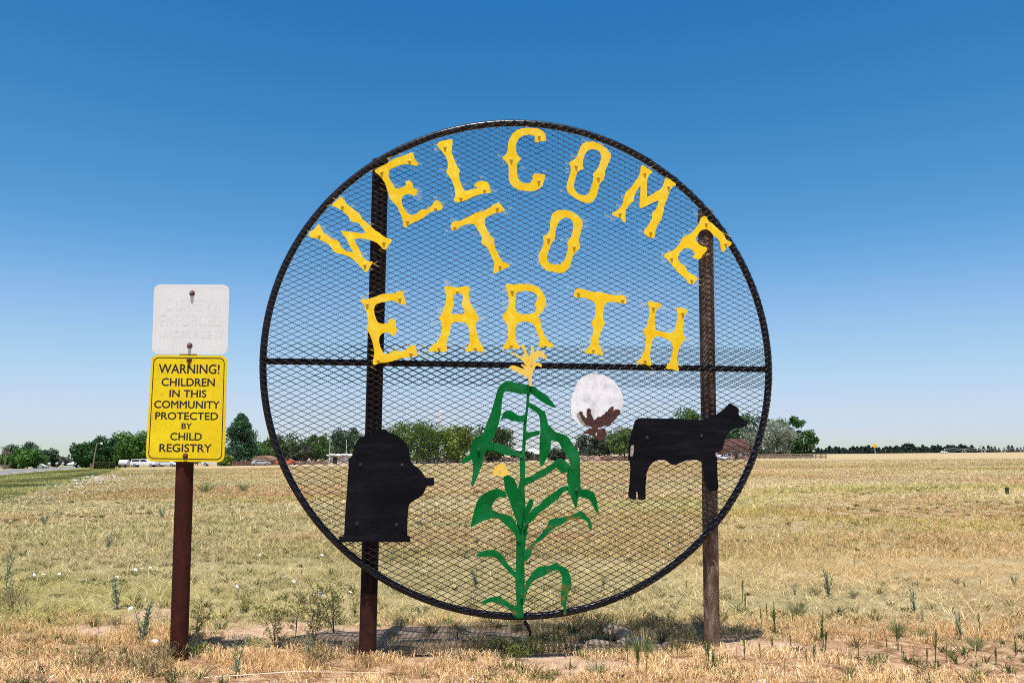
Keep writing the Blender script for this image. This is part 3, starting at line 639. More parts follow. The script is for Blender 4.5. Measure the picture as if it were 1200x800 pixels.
mb = MB(); plate(mb, [rounded_quad(*q1, .032), rounded_quad(*q2, .028)[::-1]], YO-.0008, .0006); mb.obj('border', M_ink, pY)
def text_mesh(body, off=0.0):
    c_ = bpy.data.curves.new('txt', 'FONT'); c_.body = body; c_.offset = off; c_.resolution_u = 6; c_.fill_mode = 'BOTH'
    o_ = bpy.data.objects.new('txt', c_); COL.objects.link(o_)
    bpy.context.view_layer.update()
    dg = bpy.context.evaluated_depsgraph_get(); me_ = bpy.data.meshes.new_from_object(o_.evaluated_get(dg))
    bpy.data.objects.remove(o_); bpy.data.curves.remove(c_); return me_
def put_text(body, x0, x1, y0, y1, parent, mat, yoff, off=.012, box=None, mesh=None, th=0):
    """box: (x0,y0)-(x1,y1) picture corners of the line; sheared along the sign"""
    me_ = mesh or text_mesh(body, off); n_ = len(me_.vertices); co = np.empty(n_*3, np.float32); me_.vertices.foreach_get('co', co); co = co.reshape(-1, 3)
    mn, mx_ = co.min(0), co.max(0)
    a = np.array(PS(x0, y1, yoff)); b = np.array(PS(x1, y1+(x1-x0)*.010, yoff))
    dy = (y1-y0); c_ = np.array(PS(x0+dy*.045, y0, yoff))
    s = (co[:,0]-mn[0])/(mx_[0]-mn[0]); t_ = (co[:,1]-mn[1])/(mx_[1]-mn[1])
    uv = a[None]+(b-a)[None]*s[:,None]+(c_-a)[None]*t_[:,None]
    polys = [tuple(p_.vertices) for p_ in me_.polygons]; bpy.data.meshes.remove(me_); mb_ = MB(); e_ = .0014 if mat is M_ink else .0004
    for q_, (dx_, dz_) in enumerate(((0,0),(e_,0),(-e_,0),(0,e_*.8),(0,-e_*.8))):
        mb_.add([(u_+dx_, yoff-.0003-q_*.00003, v_+dz_) for u_, v_ in uv], polys)
    me_ = mb_.mesh('lettering')
    return link('lettering', me_, parent, mat, label='line reading '+body)
for body, x0, y0, x1, y1 in (('WARNING!',130,132,485,186),('CHILDREN',147,214,457,260),('IN THIS',193,283,408,325),('COMMUNITY',104,346,485,389),
                             ('PROTECTED',110,413,476,456),('BY',264,479,322,511),('CHILD',198,534,381,577),('REGISTRY',134,599,438,645)):
    put_text(body, 160+x0/5, 160+x1/5, 400+y0/5, 400+y1/5, pY, M_ink, YO, 0)
# white faded panel
QW = [PS(*p, YO+.003) for p in ((180.7,333),(269,333.6),(266.6,415),(177.9,414.4))]
M_panelW = P('faded_white_sheeting', (.72,.72,.70), .45, .4)
setc(M_panelW, ramp(M_panelW, noise(M_panelW, 5, 4), [(.3,(.69,.70,.64)),(.7,(.77,.78,.72))]))
mb = MB(); plate(mb, [rounded_quad(*QW, .040)], YO+.003, .0025); pW = mb.obj('sign_panel', M_panelW, warn, label='white panel with faded curfew lettering')
M_ghost = P('faded_print', (.7,.7,.7), .45, .4)
g1 = ramp(M_ghost, noise(M_ghost, 120, 5, .8), BW(.555,.60)); gL = ramp(M_ghost, noise(M_ghost, 7, 2), BW(.45,.65))
gcol = mix(M_ghost, gL, (.42,.45,.44), (.10,.34,.25))
gbase = ramp(M_ghost, noise(M_ghost, 5, 4), [(.3,(.70,.71,.65)),(.7,(.78,.79,.73))])
setc(M_ghost, mix(M_ghost, g1, gbase, gcol))
for body, x0, y0, x1, y1 in (('CURFEW',220,122,1000,292),('ENFORCED',145,352,1045,520),('UNDER AGE 17',140,590,1070,690)):
    put_text(body, 176+x0/12.5, 176+x1/12.5, 340+y0/12.5, 340+y1/12.5, pW, M_ghost, YO+.003, 0)
q1 = inset_quad(QW, .0155); q2 = inset_quad(QW, .018)
mb = MB(); plate(mb, [rounded_quad(*q1, .030), rounded_quad(*q2, .028)[::-1]], YO+.0027, .0002); mb.obj('border', M_ghost, pW)
for p, par, off, mt in (((225.3,343.5),pW,YO+.003,M_boltr),((222.4,404.8),pW,YO+.003,M_boltr),((221.8,421.5),pY,YO,M_boltr),((217.3,534),pY,YO,M_boltr)):
    u, v = PS(*p, off); bolt(par, u, v, off, mt, .0105, .016)
    if par is pW: bolt(par, u+.001, v+.002, off-.016, M_bolt, .005, .004)

# ------------------------------------------------------------------ trees
def crown_mesh(H, Wd, z0, seed, nb, nl, leaf, cols, shape='round', jag=.25, sparse=0.0, depth=None, zmin=0.0):
    r = np.random.default_rng(seed); depth = depth or Wd
    cz = (H+z0)/2; hz = (H-z0)/2
    # clump centres on / in the envelope
    cs = []
    nb = int(nb*1.35); nl = int(nl*1.3)
    for k in range(nb):
        d = r.normal(size=3); d /= np.linalg.norm(d); rr = r.uniform(.35, .95)
        x, y, z = d[0]*Wd/2*rr, d[1]*depth/2*rr, cz+d[2]*hz*rr
        if shape == 'cone':
            h = r.random()**1.15; z = z0+(H-z0)*h; w = (1-h)**(.55 if seed == 16 else .72)*.82; th = r.uniform(0, 6.283); q = r.uniform(.4, 1)
            x, y = math.cos(th)*Wd/2*w*q, math.sin(th)*depth/2*w*q
        if shape == 'dome' and z < cz: z = z0+abs(z-z0)*.9
        br = r.uniform(.20, .36)*min(Wd, H-z0)*(.8 if shape == 'cone' else .85)*(1-jag*r.random())
        if shape == 'cone': br *= (1.15-h*.8)
        cs.append((x, y, z, br, r.uniform(.75, 1.2)))
    cs = np.array(cs); per = max(6, nl//nb); out = []; tn = []
    for x, y, z, br, tone in cs:
        d = r.normal(size=(per, 3)); d /= np.linalg.norm(d, axis=1)[:,None]
        rad = br*(r.random(per)**.33)*(1+r.normal(0, .10, per))
        p = np.array([x, y, z])+d*rad[:,None]*np.array([1,1,.82])
        nrm_ = d+r.normal(0, .55, (per, 3)); nrm_ /= np.linalg.norm(nrm_, axis=1)[:,None]
        t1 = np.cross(nrm_, r.normal(size=(per, 3))); t1 /= np.linalg.norm(t1, axis=1)[:,None]+1e-9; t2 = np.cross(nrm_, t1)
        sz = leaf*r.uniform(.6, 1.4, per)[:,None]
        q = np.stack([p-t1*sz*.5, p+t2*sz*.35, p+t1*sz*.5, p-t2*sz*.35], 1)
        keep = (p[:,2] > max(zmin, 0)) & (r.random(per) > sparse); out.append(q[keep])
        ci = r.random(per)[:,None]; c0, c1 = np.array(cols[0]), np.array(cols[1])
        cc = (c0+(c1-c0)*ci)*tone*r.uniform(.8, 1.2, (per, 1)); tn.append(cc[keep])
    Q = np.concatenate(out); T = np.concatenate(tn)
    V_ = Q.reshape(-1, 3); return np_mesh('crown', V_, np.arange(len(V_)).reshape(-1, 4), np.repeat(T, 4, 0))
M_bark = P('bark', (.10,.075,.055), .9, .1); setc(M_bark, ramp(M_bark, noise(M_bark, 3, 5), [(.3,(.06,.045,.035)),(.7,(.17,.13,.10))]))
def trunk_mesh(H, z0, Wd, seed, lean=0, nlimb=5, tr=None):
    r = random.Random(seed); mb = MB(); tr = tr or H*.028
    top = z0+(H-z0)*.45
    pts = [(lean*k*.3+r.uniform(-.02,.02)*H*k, r.uniform(-.01,.01)*H*k, -.3+(top+.3)*k) for k in (0,.25,.5,.75,1)]
    mb.tube(pts, [tr*1.25, tr, tr*.85, tr*.7, tr*.45], 8)
    for k in range(nlimb):
        a = 6.283*k/nlimb+r.uniform(-.4,.4); b = pts[2 if k % 2 else 3]; e = (b[0]+math.cos(a)*Wd*.33, b[1]+math.sin(a)*Wd*.33, z0+(H-z0)*r.uniform(.45,.8))
        m_ = tuple((b[i]+e[i])/2+(0,0,.05*H)[i] for i in range(3))
        mb.tube([b, m_, e], [tr*.5, tr*.33, tr*.12], 5)
    return mb.mesh('trunk')
DG = ((.012,.040,.010),(.035,.090,.018)); MGc = ((.026,.075,.012),(.080,.160,.024)); YG = ((.075,.12,.012),(.17,.23,.025))
OG = ((.030,.045,.018),(.065,.085,.030)); SG = ((.13,.16,.12),(.27,.30,.23)); BG = ((.014,.050,.024),(.032,.090,.040)); HG = ((.045,.065,.055),(.080,.105,.085))  # HG: distance haze put into the leaf colour as greyed green
def tree(px, D, ytop, ybase, wpx, label, cols, shape='round', seed=0, nb=26, nl=2400, z0f=.12, leafpx=2.6, cat='tree', sparse=0, jag=.25, name=None, lean=0, nlimb=5):
    p = at(px, D); H = hm(ybase-ytop, D); Wd = hm(wpx, D)*1.2; cols = tuple(tuple(v*1.35 for v in c) for c in cols)
    p.z = CH - hm(ybase-533, D)
    g = gz(p.x, p.y); H = H + (p.z-g); p.z = g; zb = (H-hm(ybase-ytop, D)); z0 = max(0.0, zb)+hm(ybase-ytop, D)*z0f
    if name is None: name = 'tree' if shape != 'cone' else 'conifer_tree'
    z0 = z0*.3 if z0f > .1 else 0.0
    t_ = thing(name, p, label, cat, random.uniform(0, .5))
    link('crown', crown_mesh(H, Wd, z0, seed, nb, nl, hm(leafpx, D), cols, shape, jag, sparse), t_, M_leaf)
    link('trunk', trunk_mesh(H, z0, Wd, seed, lean, nlimb), t_, M_bark)
    return t_
T = tree
T(-12, 260, 524, 549, 44, 'brownish tree at the far left edge behind the road', ((.06,.055,.03),(.10,.10,.045)), seed=1)
T(27, 300, 518.5, 547, 40, 'tall blue green tree behind the left roadside trees', ((.03,.06,.035),(.06,.11,.05)), seed=2, nl=3000)
T(17, 215, 530, 548.5, 30, 'light green low tree beside the leftmost utility pole', MGc, seed=3, z0f=.02)
T(33, 210, 526, 549, 32, 'bright green broad tree in front of the roadside group', MGc, seed=4, z0f=.02, nl=3000)
T(56, 260, 526, 547, 28, 'dark round tree behind the two thin poles', ((.02,.045,.02),(.045,.08,.03)), seed=5, z0f=.05)
T(46, 230, 531, 547.5, 18, 'small green tree right of the bright roadside tree', MGc, seed=6, z0f=.0)
T(66, 300, 534, 546.5, 18, 'grey brown thin tree at the end of the roadside group', ((.06,.06,.05),(.10,.09,.06)), seed=7, z0f=.0)
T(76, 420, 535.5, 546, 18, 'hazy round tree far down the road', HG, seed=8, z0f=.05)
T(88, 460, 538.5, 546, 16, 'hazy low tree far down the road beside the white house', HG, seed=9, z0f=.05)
T(102, 205, 515, 548, 32, 'dark green tree at the left end of the left woods', DG, seed=10, nb=30, nl=4000, z0f=.05)
T(122, 215, 510.5, 548, 40, 'dark spreading tree behind the lamp pole', DG, seed=11, nb=34, nl=5000, z0f=.05)
T(140, 222, 508.5, 547, 30, 'yellow tinged leafy tree between two dark ones', ((.03,.075,.012),(.085,.15,.02)), seed=12, nb=28, nl=4000, z0f=.1)
T(160, 208, 506, 547, 40, 'bright green big tree left of the yellow warning sign', MGc, seed=13, nb=36, nl=5200, z0f=.08)
T(192, 215, 503, 547, 44, 'tall green tree hidden behind the warning sign', DG, seed=14, nb=34, nl=4200, z0f=.05)
T(226, 225, 512, 546, 36, 'dark tree hidden behind the right half of the warning sign', DG, seed=15, nb=26, nl=3200, z0f=.02)
T(281, 190, 487, 541.5, 46, 'tall conical dark green tree right of the warning sign', ((.020,.060,.026),(.045,.105,.040)), 'cone', 16, 90, 9000, .0, 2.2, jag=.35)
T(262, 178, 531, 543, 16, 'low bright green bush at the foot of the conical tree', YG, seed=17, z0f=0, nl=900, cat='bush', name='bush')
T(309, 230, 516, 541, 24, 'mid green tree behind the brown arched hut', MGc, seed=18, z0f=.05)
T(333, 215, 508, 541, 38, 'rounded green tree just inside the left edge of the ring', ((.03,.07,.02),(.07,.12,.03)), seed=19, nl=3600, nb=32)
T(352, 205, 519, 541, 24, 'small olive tree between two rounded trees seen through the mesh', OG, seed=20)
T(370, 220, 509, 541, 28, 'rounded tree left of the pale shed with white roof', MGc, seed=21, nl=3000)
T(402, 260, 500, 540, 44, 'broad blue green tree behind the pale shed', ((.03,.06,.03),(.055,.10,.045)), seed=22, nl=3600)
T(428, 240, 512, 538, 30, 'bright green tree partly behind the left ring post', YG, seed=23)
T(489, 150, 492, 538, 78, 'very wide rounded hedge like tree above the stone wall', ((.035,.08,.012),(.11,.18,.022)), 'round', 24, 70, 9500, .04, 2.2, jag=.5)
T(536, 150, 495, 538, 34, 'yellow green tree right of the wide hedge like tree', YG, seed=25, nb=30, nl=3600, z0f=.08)
T(576, 155, 497, 539, 46, 'rounded dark green tree behind the left corn leaf', ((.025,.06,.012),(.07,.10,.02)), seed=26, nb=34, nl=4200, z0f=.12)
T(653, 165, 525, 541, 26, 'low dark bush behind the right corn leaf', ((.02,.035,.015),(.045,.06,.03)), seed=27, z0f=0, nl=1800, cat='bush', name='bush')
T(612, 175, 527, 540, 22, 'low dark bush at the foot of the white roof', ((.02,.035,.015),(.045,.06,.03)), seed=28, z0f=0, nl=1500, cat='bush', name='bush')
T(696, 160, 509, 538, 42, 'grey green tree below the cotton boll', ((.035,.055,.028),(.07,.095,.05)), seed=29, nb=34, nl=3800, z0f=.12)
T(732, 160, 500, 538, 44, 'bright green tree behind the rear of the black steer', ((.045,.09,.015),(.11,.17,.025)), seed=30, nb=34, nl=4000, z0f=.12, jag=.4)
T(772, 190, 500, 537, 40, 'dark tree hidden behind the belly of the steer', DG, seed=31)
T(808, 180, 477.5, 537, 42, 'tall green tree showing above the back of the steer', MGc, seed=32, nb=34, nl=4200, z0f=.2)
T(845, 200, 500, 536, 30, 'dark tree behind the head of the steer', DG, seed=33)
T(872, 210, 484, 534, 44, 'dark green tree behind the brick house inside the ring', DG, seed=34, nb=36, nl=4600, z0f=.1)
T(903, 185, 492, 532.5, 56, 'silvery grey green tree behind the rim of the ring', SG, 'round', 35, 44, 5600, .10, 2.0, jag=.4)
T(911, 205, 488, 532, 28, 'green tree rising behind the silvery tree', MGc, seed=36, nb=20, nl=2400, z0f=.3)
T(930, 188, 486.5, 533, 30, 'tall open green tree between silvery tree and bare branch', ((.015,.06,.012),(.05,.13,.02)), seed=37, nb=24, nl=2400, z0f=.22, jag=.6, sparse=.1)
T(946, 184, 503, 533, 22, 'small leaning green tree at the right end of the farm trees', ((.02,.06,.015),(.055,.12,.02)), seed=38, nb=18, nl=1500, z0f=.3, jag=.5, lean=.4)
# dead branch on the last tree
p = at(949.5, 184); br_ = thing('bare_branch', p+Vector((0,0,0)), 'bare dead tree standing above the rightmost farm tree', 'tree')
mb = MB(); H_b = hm(35, 184); r = random.Random(3)
mb.tube([(0,0,-.2),(.1,0,H_b*.5),(.35,0,H_b*.78),(.5,0,H_b)], [.16,.1,.05,.015], 5)
for k in range(9):
    z = H_b*r.uniform(.55,.92); x = .1+.4*(z/H_b-.4); mb.tube([(x,0,z),(x+r.uniform(-.5,.7),r.uniform(-.3,.3),z+r.uniform(.4,1.1))], [.03,.01], 4)
mb.obj('limb', P('dead_wood', (.28,.26,.24), .9), br_)

# row of conifers far to the right: individual trees from a few shared shapes
protos = []
for k in range(5):
    cm = crown_mesh(1.0, 1.0, .0, 60+k, 44, 1500, .12, ((.020,.040,.030),(.040,.066,.046)), 'cone', .2)
    cm.materials.append(M_leaf); tm = trunk_mesh(1.0, .05, .3, k, nlimb=0, tr=.03); tm.materials.append(M_bark); protos.append((cm, tm))
r = random.Random(5); x = 948.0
while x < 1262:
    D = 640+r.uniform(-12, 12)+(x-948)*.4
    yb = 533.2-(x-950)/250*2.6
    hp = r.uniform(6.0, 9.4)+(2.0 if abs(x-1065) < 5 else 0)+(1.0 if 1090 < x < 1135 else 0)-(1.2 if x > 1140 else 0)
    p = at(x, D); g = p.z; zb = CH-hm(yb-533, D); H = hm(hp, D)+max(0, zb-g)
    t_ = thing('conifer_tree', p, 'dark conifer in the long far windbreak row on the right horizon', 'tree', r.uniform(0, 6), 'conifers of the far windbreak row')
    k = r.randrange(5); w = r.uniform(1.0, 1.3)*(1.25 if x < 1140 else .8)
    for nm, m_ in (('crown', protos[k][0]), ('trunk', protos[k][1])):
        o = link(nm, m_, t_); o.scale = (H*w, H*w, H)
    x += r.uniform(2.2, 5.2) if x < 1140 else r.uniform(3.6, 6.4)

# hedge at left
def hedge(px0, px1, D, ytop, ybase, label, cols, seed):
    a = at(px0, D); b = at(px1, D); c_ = (a+b)/2; c_.z = gz(c_.x, c_.y); h_ = hm(ybase-ytop, D)+max(0, (CH-hm(ybase-533, D))-c_.z)
    t_ = thing('hedge', c_, label, 'hedge'); rr = np.random.default_rng(seed); n_ = 2600; w_ = (b.x-a.x)/2
    u = rr.uniform(-1, 1, (n_, 3)); k = np.abs(u)**6; s_n = (k.sum(1))**(1/6); u = u/s_n[:,None]*rr.uniform(.8, 1.02, n_)[:,None]
    p_ = np.stack([u[:,0]*w_, u[:,1]*1.3, h_*.5+u[:,2]*h_*.5], 1)
    t1 = rr.normal(size=(n_, 3)); t1 /= np.linalg.norm(t1, axis=1)[:,None]; t2 = np.cross(t1, rr.normal(size=(n_, 3))); t2 /= np.linalg.norm(t2, axis=1)[:,None]
    sz = hm(1.6, D); q = np.stack([p_-t1*sz*.5, p_+t2*sz*.4, p_+t1*sz*.5, p_-t2*sz*.4], 1)
    cc = np.array(cols[0])+(np.array(cols[1])-np.array(cols[0]))*rr.random((n_, 1))
    link('foliage', np_mesh('foliage', q.reshape(-1, 3), np.arange(n_*4).reshape(-1, 4), np.repeat(cc, 4, 0)), t_, M_leaf)
hedge(111, 134, 170, 541.2, 549, 'clipped dark olive hedge beside the lamp pole', ((.035,.05,.012),(.075,.09,.02)), 5)

# ------------------------------------------------------------------ buildings, fences, poles
M_brick = P('brick', (.28,.15,.10), .9, .1)
bt = N(M_brick, 'ShaderNodeTexBrick'); bt.inputs['Scale'].default_value = 4; bt.inputs['Color1'].default_value = (.34,.19,.13,1); bt.inputs['Color2'].default_value = (.26,.14,.095,1); bt.inputs['Mortar'].default_value = (.4,.35,.3,1)
tcb = N(M_brick, 'ShaderNodeTexCoord'); L(M_brick, tcb.outputs['Object'], bt.inputs['Vector']); setc(M_brick, bt.outputs[0])
def simple(name, c0, c1, sc=1.2, rough=.85):
    m = P(name, c0, rough, .15); setc(m, ramp(m, noise(m, sc, 5, .65), [(.35, c0), (.65, c1)])); return m
M_rust = simple('rusty_sheet', (.10,.055,.04), (.19,.105,.075)); M_whroof = simple('white_roof', (.66,.66,.66), (.78,.78,.78)); M_pale = simple('pale_wall', (.50,.42,.36), (.60,.51,.44))
M_dark = P('dark_opening', (.03,.028,.026), .9); M_shing = simple('red_shingles', (.06,.028,.022), (.11,.05,.04)); M_tan = simple('tan_roof', (.30,.19,.13), (.38,.25,.18))
M_stone = simple('field_stone', (.24,.21,.18), (.40,.36,.31)); M_wood = simple('weathered_wood', (.22,.16,.11), (.34,.26,.19)); M_pole = simple('pole_wood', (.13,.10,.08), (.22,.18,.15))
M_wht = P('white_wall', (.72,.71,.69), .7); M_glass = P('dark_glass', (.02,.025,.03), .1, .6); M_terra = simple('terracotta_roof', (.50,.30,.22), (.60,.38,.28))
def gable(mb, x0, x1, y0, y1, z0, h, over=.4, along='x', mi=0, th=.15):
    if along == 'x':
        ym = (y0+y1)/2
        for s_g, yy in ((-1, y0-over), (1, y1+over)):
            e0, e1 = x0-over, x1+over; zz = z0-h*over/((y1-y0)/2)
            mb.add([(e0,yy,zz),(e1,yy,zz),(e1,ym,z0+h),(e0,ym,z0+h),(e0,yy,zz+th),(e1,yy,zz+th),(e1,ym,z0+h+th),(e0,ym,z0+h+th)],
                   [(0,1,2,3),(4,5,6,7),(0,1,5,4),(1,2,6,5),(3,0,4,7)], mi)
    else:
        xm = (x0+x1)/2
        for xx in (x0-over, x1+over):
            e0, e1 = y0-over, y1+over; zz = z0-h*over/((x1-x0)/2)
            mb.add([(xx,e0,zz),(xx,e1,zz),(xm,e1,z0+h),(xm,e0,z0+h),(xx,e0,zz+th),(xx,e1,zz+th),(xm,e1,z0+h+th),(xm,e0,z0+h+th)],
                   [(0,1,2,3),(4,5,6,7),(0,1,5,4),(3,2,6,7),(3,0,4,7)], mi)
def house(px0, px1, D, yeave, ybase, yridge, depth, label, wall, roof, along='x', wins=(), door=None, cat='house', name='house', over=.4):
    xl = at(px0, D).x; xr = at(px1, D).x; xc = (xl+xr)/2; zb = min(CH-hm(ybase-533, D), 99); g = gz(xc, D)
    t_ = thing(name, Vector((xc, D, g)), label, cat); w_ = (xr-xl)/2
    ze = CH-hm(yeave-533, D)-g; zr = CH-hm(yridge-533, D)-g
    mb = MB(); mb.box(-w_, w_, 0, depth, -.4, ze)
    if along == 'x':
        for s_g in (-w_, w_): mb.add([(s_g,0,ze),(s_g,depth,ze),(s_g,depth/2,zr)], [(0,1,2)])
    else:
        for yy in (0, depth): mb.add([(-w_,yy,ze),(w_,yy,ze),(0,yy,zr)], [(0,1,2)])
    mb.obj('wall', wall, t_)
    mb = MB(); gable(mb, -w_, w_, 0, depth, ze, zr-ze, over, along); mb.obj('roof', roof, t_)
    for (a, b, z0, z1) in wins:
        mb = MB(); mb.box(-w_+2*w_*a, -w_+2*w_*b, -.06, .02, ze*z0, ze*z1); f_ = mb.obj('window', M_wht, t_)
        mb = MB(); mb.box(-w_+2*w_*a+.08, -w_+2*w_*b-.08, -.09, -.061, ze*z0+.08, ze*z1-.08); mb.obj('pane', M_glass, f_)
    if door:
        mb = MB(); mb.box(-w_+2*w_*door[0], -w_+2*w_*door[1], -.08, .02, 0, ze*.85); mb.obj('door', M_dark, t_)
    return t_
house(385, 441, 175, 533.5, 543, 532.2, 9, 'long pale pinkish shed with white roof edge seen through the mesh', M_pale, M_whroof, wins=((.55,.62,.35,.7),), door=(.1,.18), cat='shed', name='shed')
house(848.5, 880, 150, 527.5, 538, 522, 8, 'small brick house with tan gable facing the field', simple('tan_brick', (.24,.14,.10), (.34,.21,.15)), M_shing, 'y', wins=((.12,.28,.35,.75),(.62,.8,.35,.75)), door=(.4,.52))
house(853, 878, 166, 523, 537, 514.5, 9, 'dark red roof of the bigger house behind the brick gable', M_brick, M_shing, 'x')
house(903, 953, 205, 528.6, 534, 526.3, 12, 'long low barn with white roof behind the wooden fence', M_dark, M_whroof, cat='barn', name='barn')
house(606, 634, 185, 531.5, 541, 526.5, 10, 'dark walled house with bright white roof behind the corn stalk', simple('brown_wall', (.10,.08,.06), (.16,.13,.10)), M_whroof, wins=((.2,.35,.3,.7),(.6,.75,.3,.7)))
house(664, 684, 200, 528.5, 540, 524.5, 8, 'small house with pale terracotta roof left of the grey green tree', M_brick, M_terra)
house(80, 95, 380, 543.5, 549, 541.2, 12, 'tiny white house at the far end of the road', M_wht, M_whroof, wins=((.2,.35,.3,.7),(.6,.75,.3,.7)))
house(-14, 4, 235, 541, 549, 538, 9, 'low tan building at the far left edge beyond the road', simple('tan_wall', (.40,.31,.22), (.5,.4,.3)), M_tan)
# arched hut
p = at(306, 185); hut = thing('arched_hut', p, 'brown arched metal hut in front of the left trees', 'hut')
mb = MB(); R_ = hm(11, 185); zz = hm(4.5, 185); base_ = (CH-hm(541-533, 185))-p.z; n_ = 12; vs = []
for yy in (0, 6):
    vs += [(-R_, yy, -.3)]+[(R_*math.cos(math.pi-math.pi*i/n_), yy, base_+zz*.3+zz*1.35*math.sin(math.pi*i/n_)) for i in range(n_+1)]+[(R_, yy, -.3)]
m_ = n_+3; mb.add(vs, [tuple(range(m_))[::-1], tuple(range(m_, 2*m_))]+[(i, i+1, m_+i+1, m_+i) for i in range(m_-1)])
mb.obj('shell', simple('tan_brown_sheet', (.20,.12,.075), (.28,.17,.11)), hut)
mb = MB(); mb.box(-R_*.25, R_*.25, -.06, 0, -.2, base_+zz*.6); mb.obj('door', M_rust, hut)
# rusty panel fence left
def panel_fence(px0, px1, D, ytop, ybase, label, mat, npan, name='panel_fence'):
    a = at(px0, D); b = at(px1, D); t_ = thing(name, a, label, 'fence')
    xs = np.linspace(0, b.x-a.x, npan+1); r = random.Random(int(px0))
    pm = None
    for i in range(npan):
        x0, x1 = xs[i]+.06, xs[i+1]-.06; xm = a.x+(x0+x1)/2; g = gz(xm, D)-a.z; top = CH-hm(ytop-533, D)-a.z+r.uniform(-.08,.05)
        mb = MB(); k = 0; vs = []; fs = []; nn = 12
        for j in range(nn+1):
            xx = x0+(x1-x0)*j/nn; yy = .05*(j % 2); vs += [(xx, yy, g-.05), (xx, yy, top)]
        for j in range(nn): fs.append((2*j, 2*j+2, 2*j+3, 2*j+1))
        mb.add(vs, fs); o = mb.obj('panel', mat, t_)
        sm = o.modifiers.new('thickness', 'SOLIDIFY'); sm.thickness = .02
    for i in range(npan+1):
        mb = MB(); g = gz(a.x+xs[i], D)-a.z; mb.box(xs[i]-.055, xs[i]+.055, -.02, .10, g-.3, CH-hm(ytop-533, D)-a.z+.05); mb.obj('fence_post', M_pole, t_)
panel_fence(268, 328, 178, 540.0, 545.3, 'low rusty brown sheet metal fence left of the ring rim', M_rust, 12)
panel_fence(328, 384, 182, 540.3, 544.0, 'patchy rusty sheet fence seen through the left of the mesh', simple('patchy_rust', (.16,.09,.07), (.40,.30,.24), .5), 10)
# stone wall and block walls
def block_wall(px0, px1, D, ytop, ybase, label, mats, bl=.9, name='stone_wall', seed=1):
    a = at(px0, D); b = at(px1, D); t_ = thing(name, a, label, 'wall'); r = random.Random(seed)
    hh = CH-hm(ytop-533, D)-a.z; rows = 3; L_ = b.x-a.x; rh = (hh+.1)/rows
    meshes = []
    for k in range(6):
        mb = MB(); w = bl*r.uniform(.75, 1.15); j = lambda: r.uniform(-.04, .04)
        vs = [(j(),j(),.01),(w+j(),j(),.01),(w+j(),.5,.01),(j(),.5,.01),(.03+j(),j(),rh-.02+j()),(w-.03+j(),j(),rh-.02+j()),(w-.03,.5,rh-.02),(.03,.5,rh-.02)]
        mb.add(vs, [(3,2,1,0),(4,5,6,7),(0,1,5,4),(1,2,6,5),(2,3,7,6),(3,0,4,7)]); me_ = mb.mesh('stone'); me_.materials.append(mats[k % len(mats)]); meshes.append((me_, w))
    for row in range(rows):
        x = -r.uniform(0, .4)
        while x < L_:
            me_, w = r.choice(meshes); o = link('stone', me_, t_); o.location = (x, r.uniform(-.03,.03), gz(a.x+x, D)-a.z-.1+row*rh); x += w+.03
block_wall(478, 552, 150, 536.6, 541.5, 'low grey stone wall below the wide hedge like tree', [M_stone, simple('grey_stone', (.30,.28,.26), (.45,.42,.39)), M_wood], 1.1)
block_wall(556, 612, 158, 536.3, 540.6, 'low brown and white stone wall under the corn leaf', [simple('brown_stone', (.16,.12,.09), (.3,.23,.18)), simple('white_stone', (.5,.46,.42), (.62,.58,.54))], 1.0, seed=2)
block_wall(668, 702, 152, 533.6, 538.6, 'orange brown block wall under the grey green tree', [M_brick, M_terra, simple('buff_block', (.4,.3,.2), (.5,.38,.27))], 1.1, 'block_wall', 3)
block_wall(702, 742, 154, 534.2, 538.4, 'dark red block wall behind the rear leg of the steer', [simple('dark_block', (.06,.04,.03), (.12,.07,.05)), M_brick], 1.2, 'block_wall', 4)
# wooden rail fence right
def rail_fence(px0, px1, D, ytop, ybase, npost, label):
    a = at(px0, D); b = at(px1, D); t_ = thing('rail_fence', a, label, 'fence'); L_ = b.x-a.x; hh = hm(ybase-ytop, D)
    zb = lambda x: gz(a.x+x, D)-a.z
    for i in range(npost):
        x = L_*i/(npost-1); mb = MB(); mb.box(x-.08, x+.08, -.08, .08, zb(x)-.3, zb(x)+hh*1.12); mb.obj('fence_post', M_pole if i % 3 else M_wood, t_)
    for k in (.30, .62, .94):
        for i in range(npost-1):
            x0, x1 = L_*i/(npost-1)+.085, L_*(i+1)/(npost-1)-.085; z = zb(x0)+hh*k
            mb = MB(); mb.box(x0, x1, -.05, .0, z-.09, z+.09); mb.obj('rail', M_wood, t_)
rail_fence(884, 968, 170, 532.2, 537.5, 15, 'weathered wooden rail fence in front of the white roofed barn')
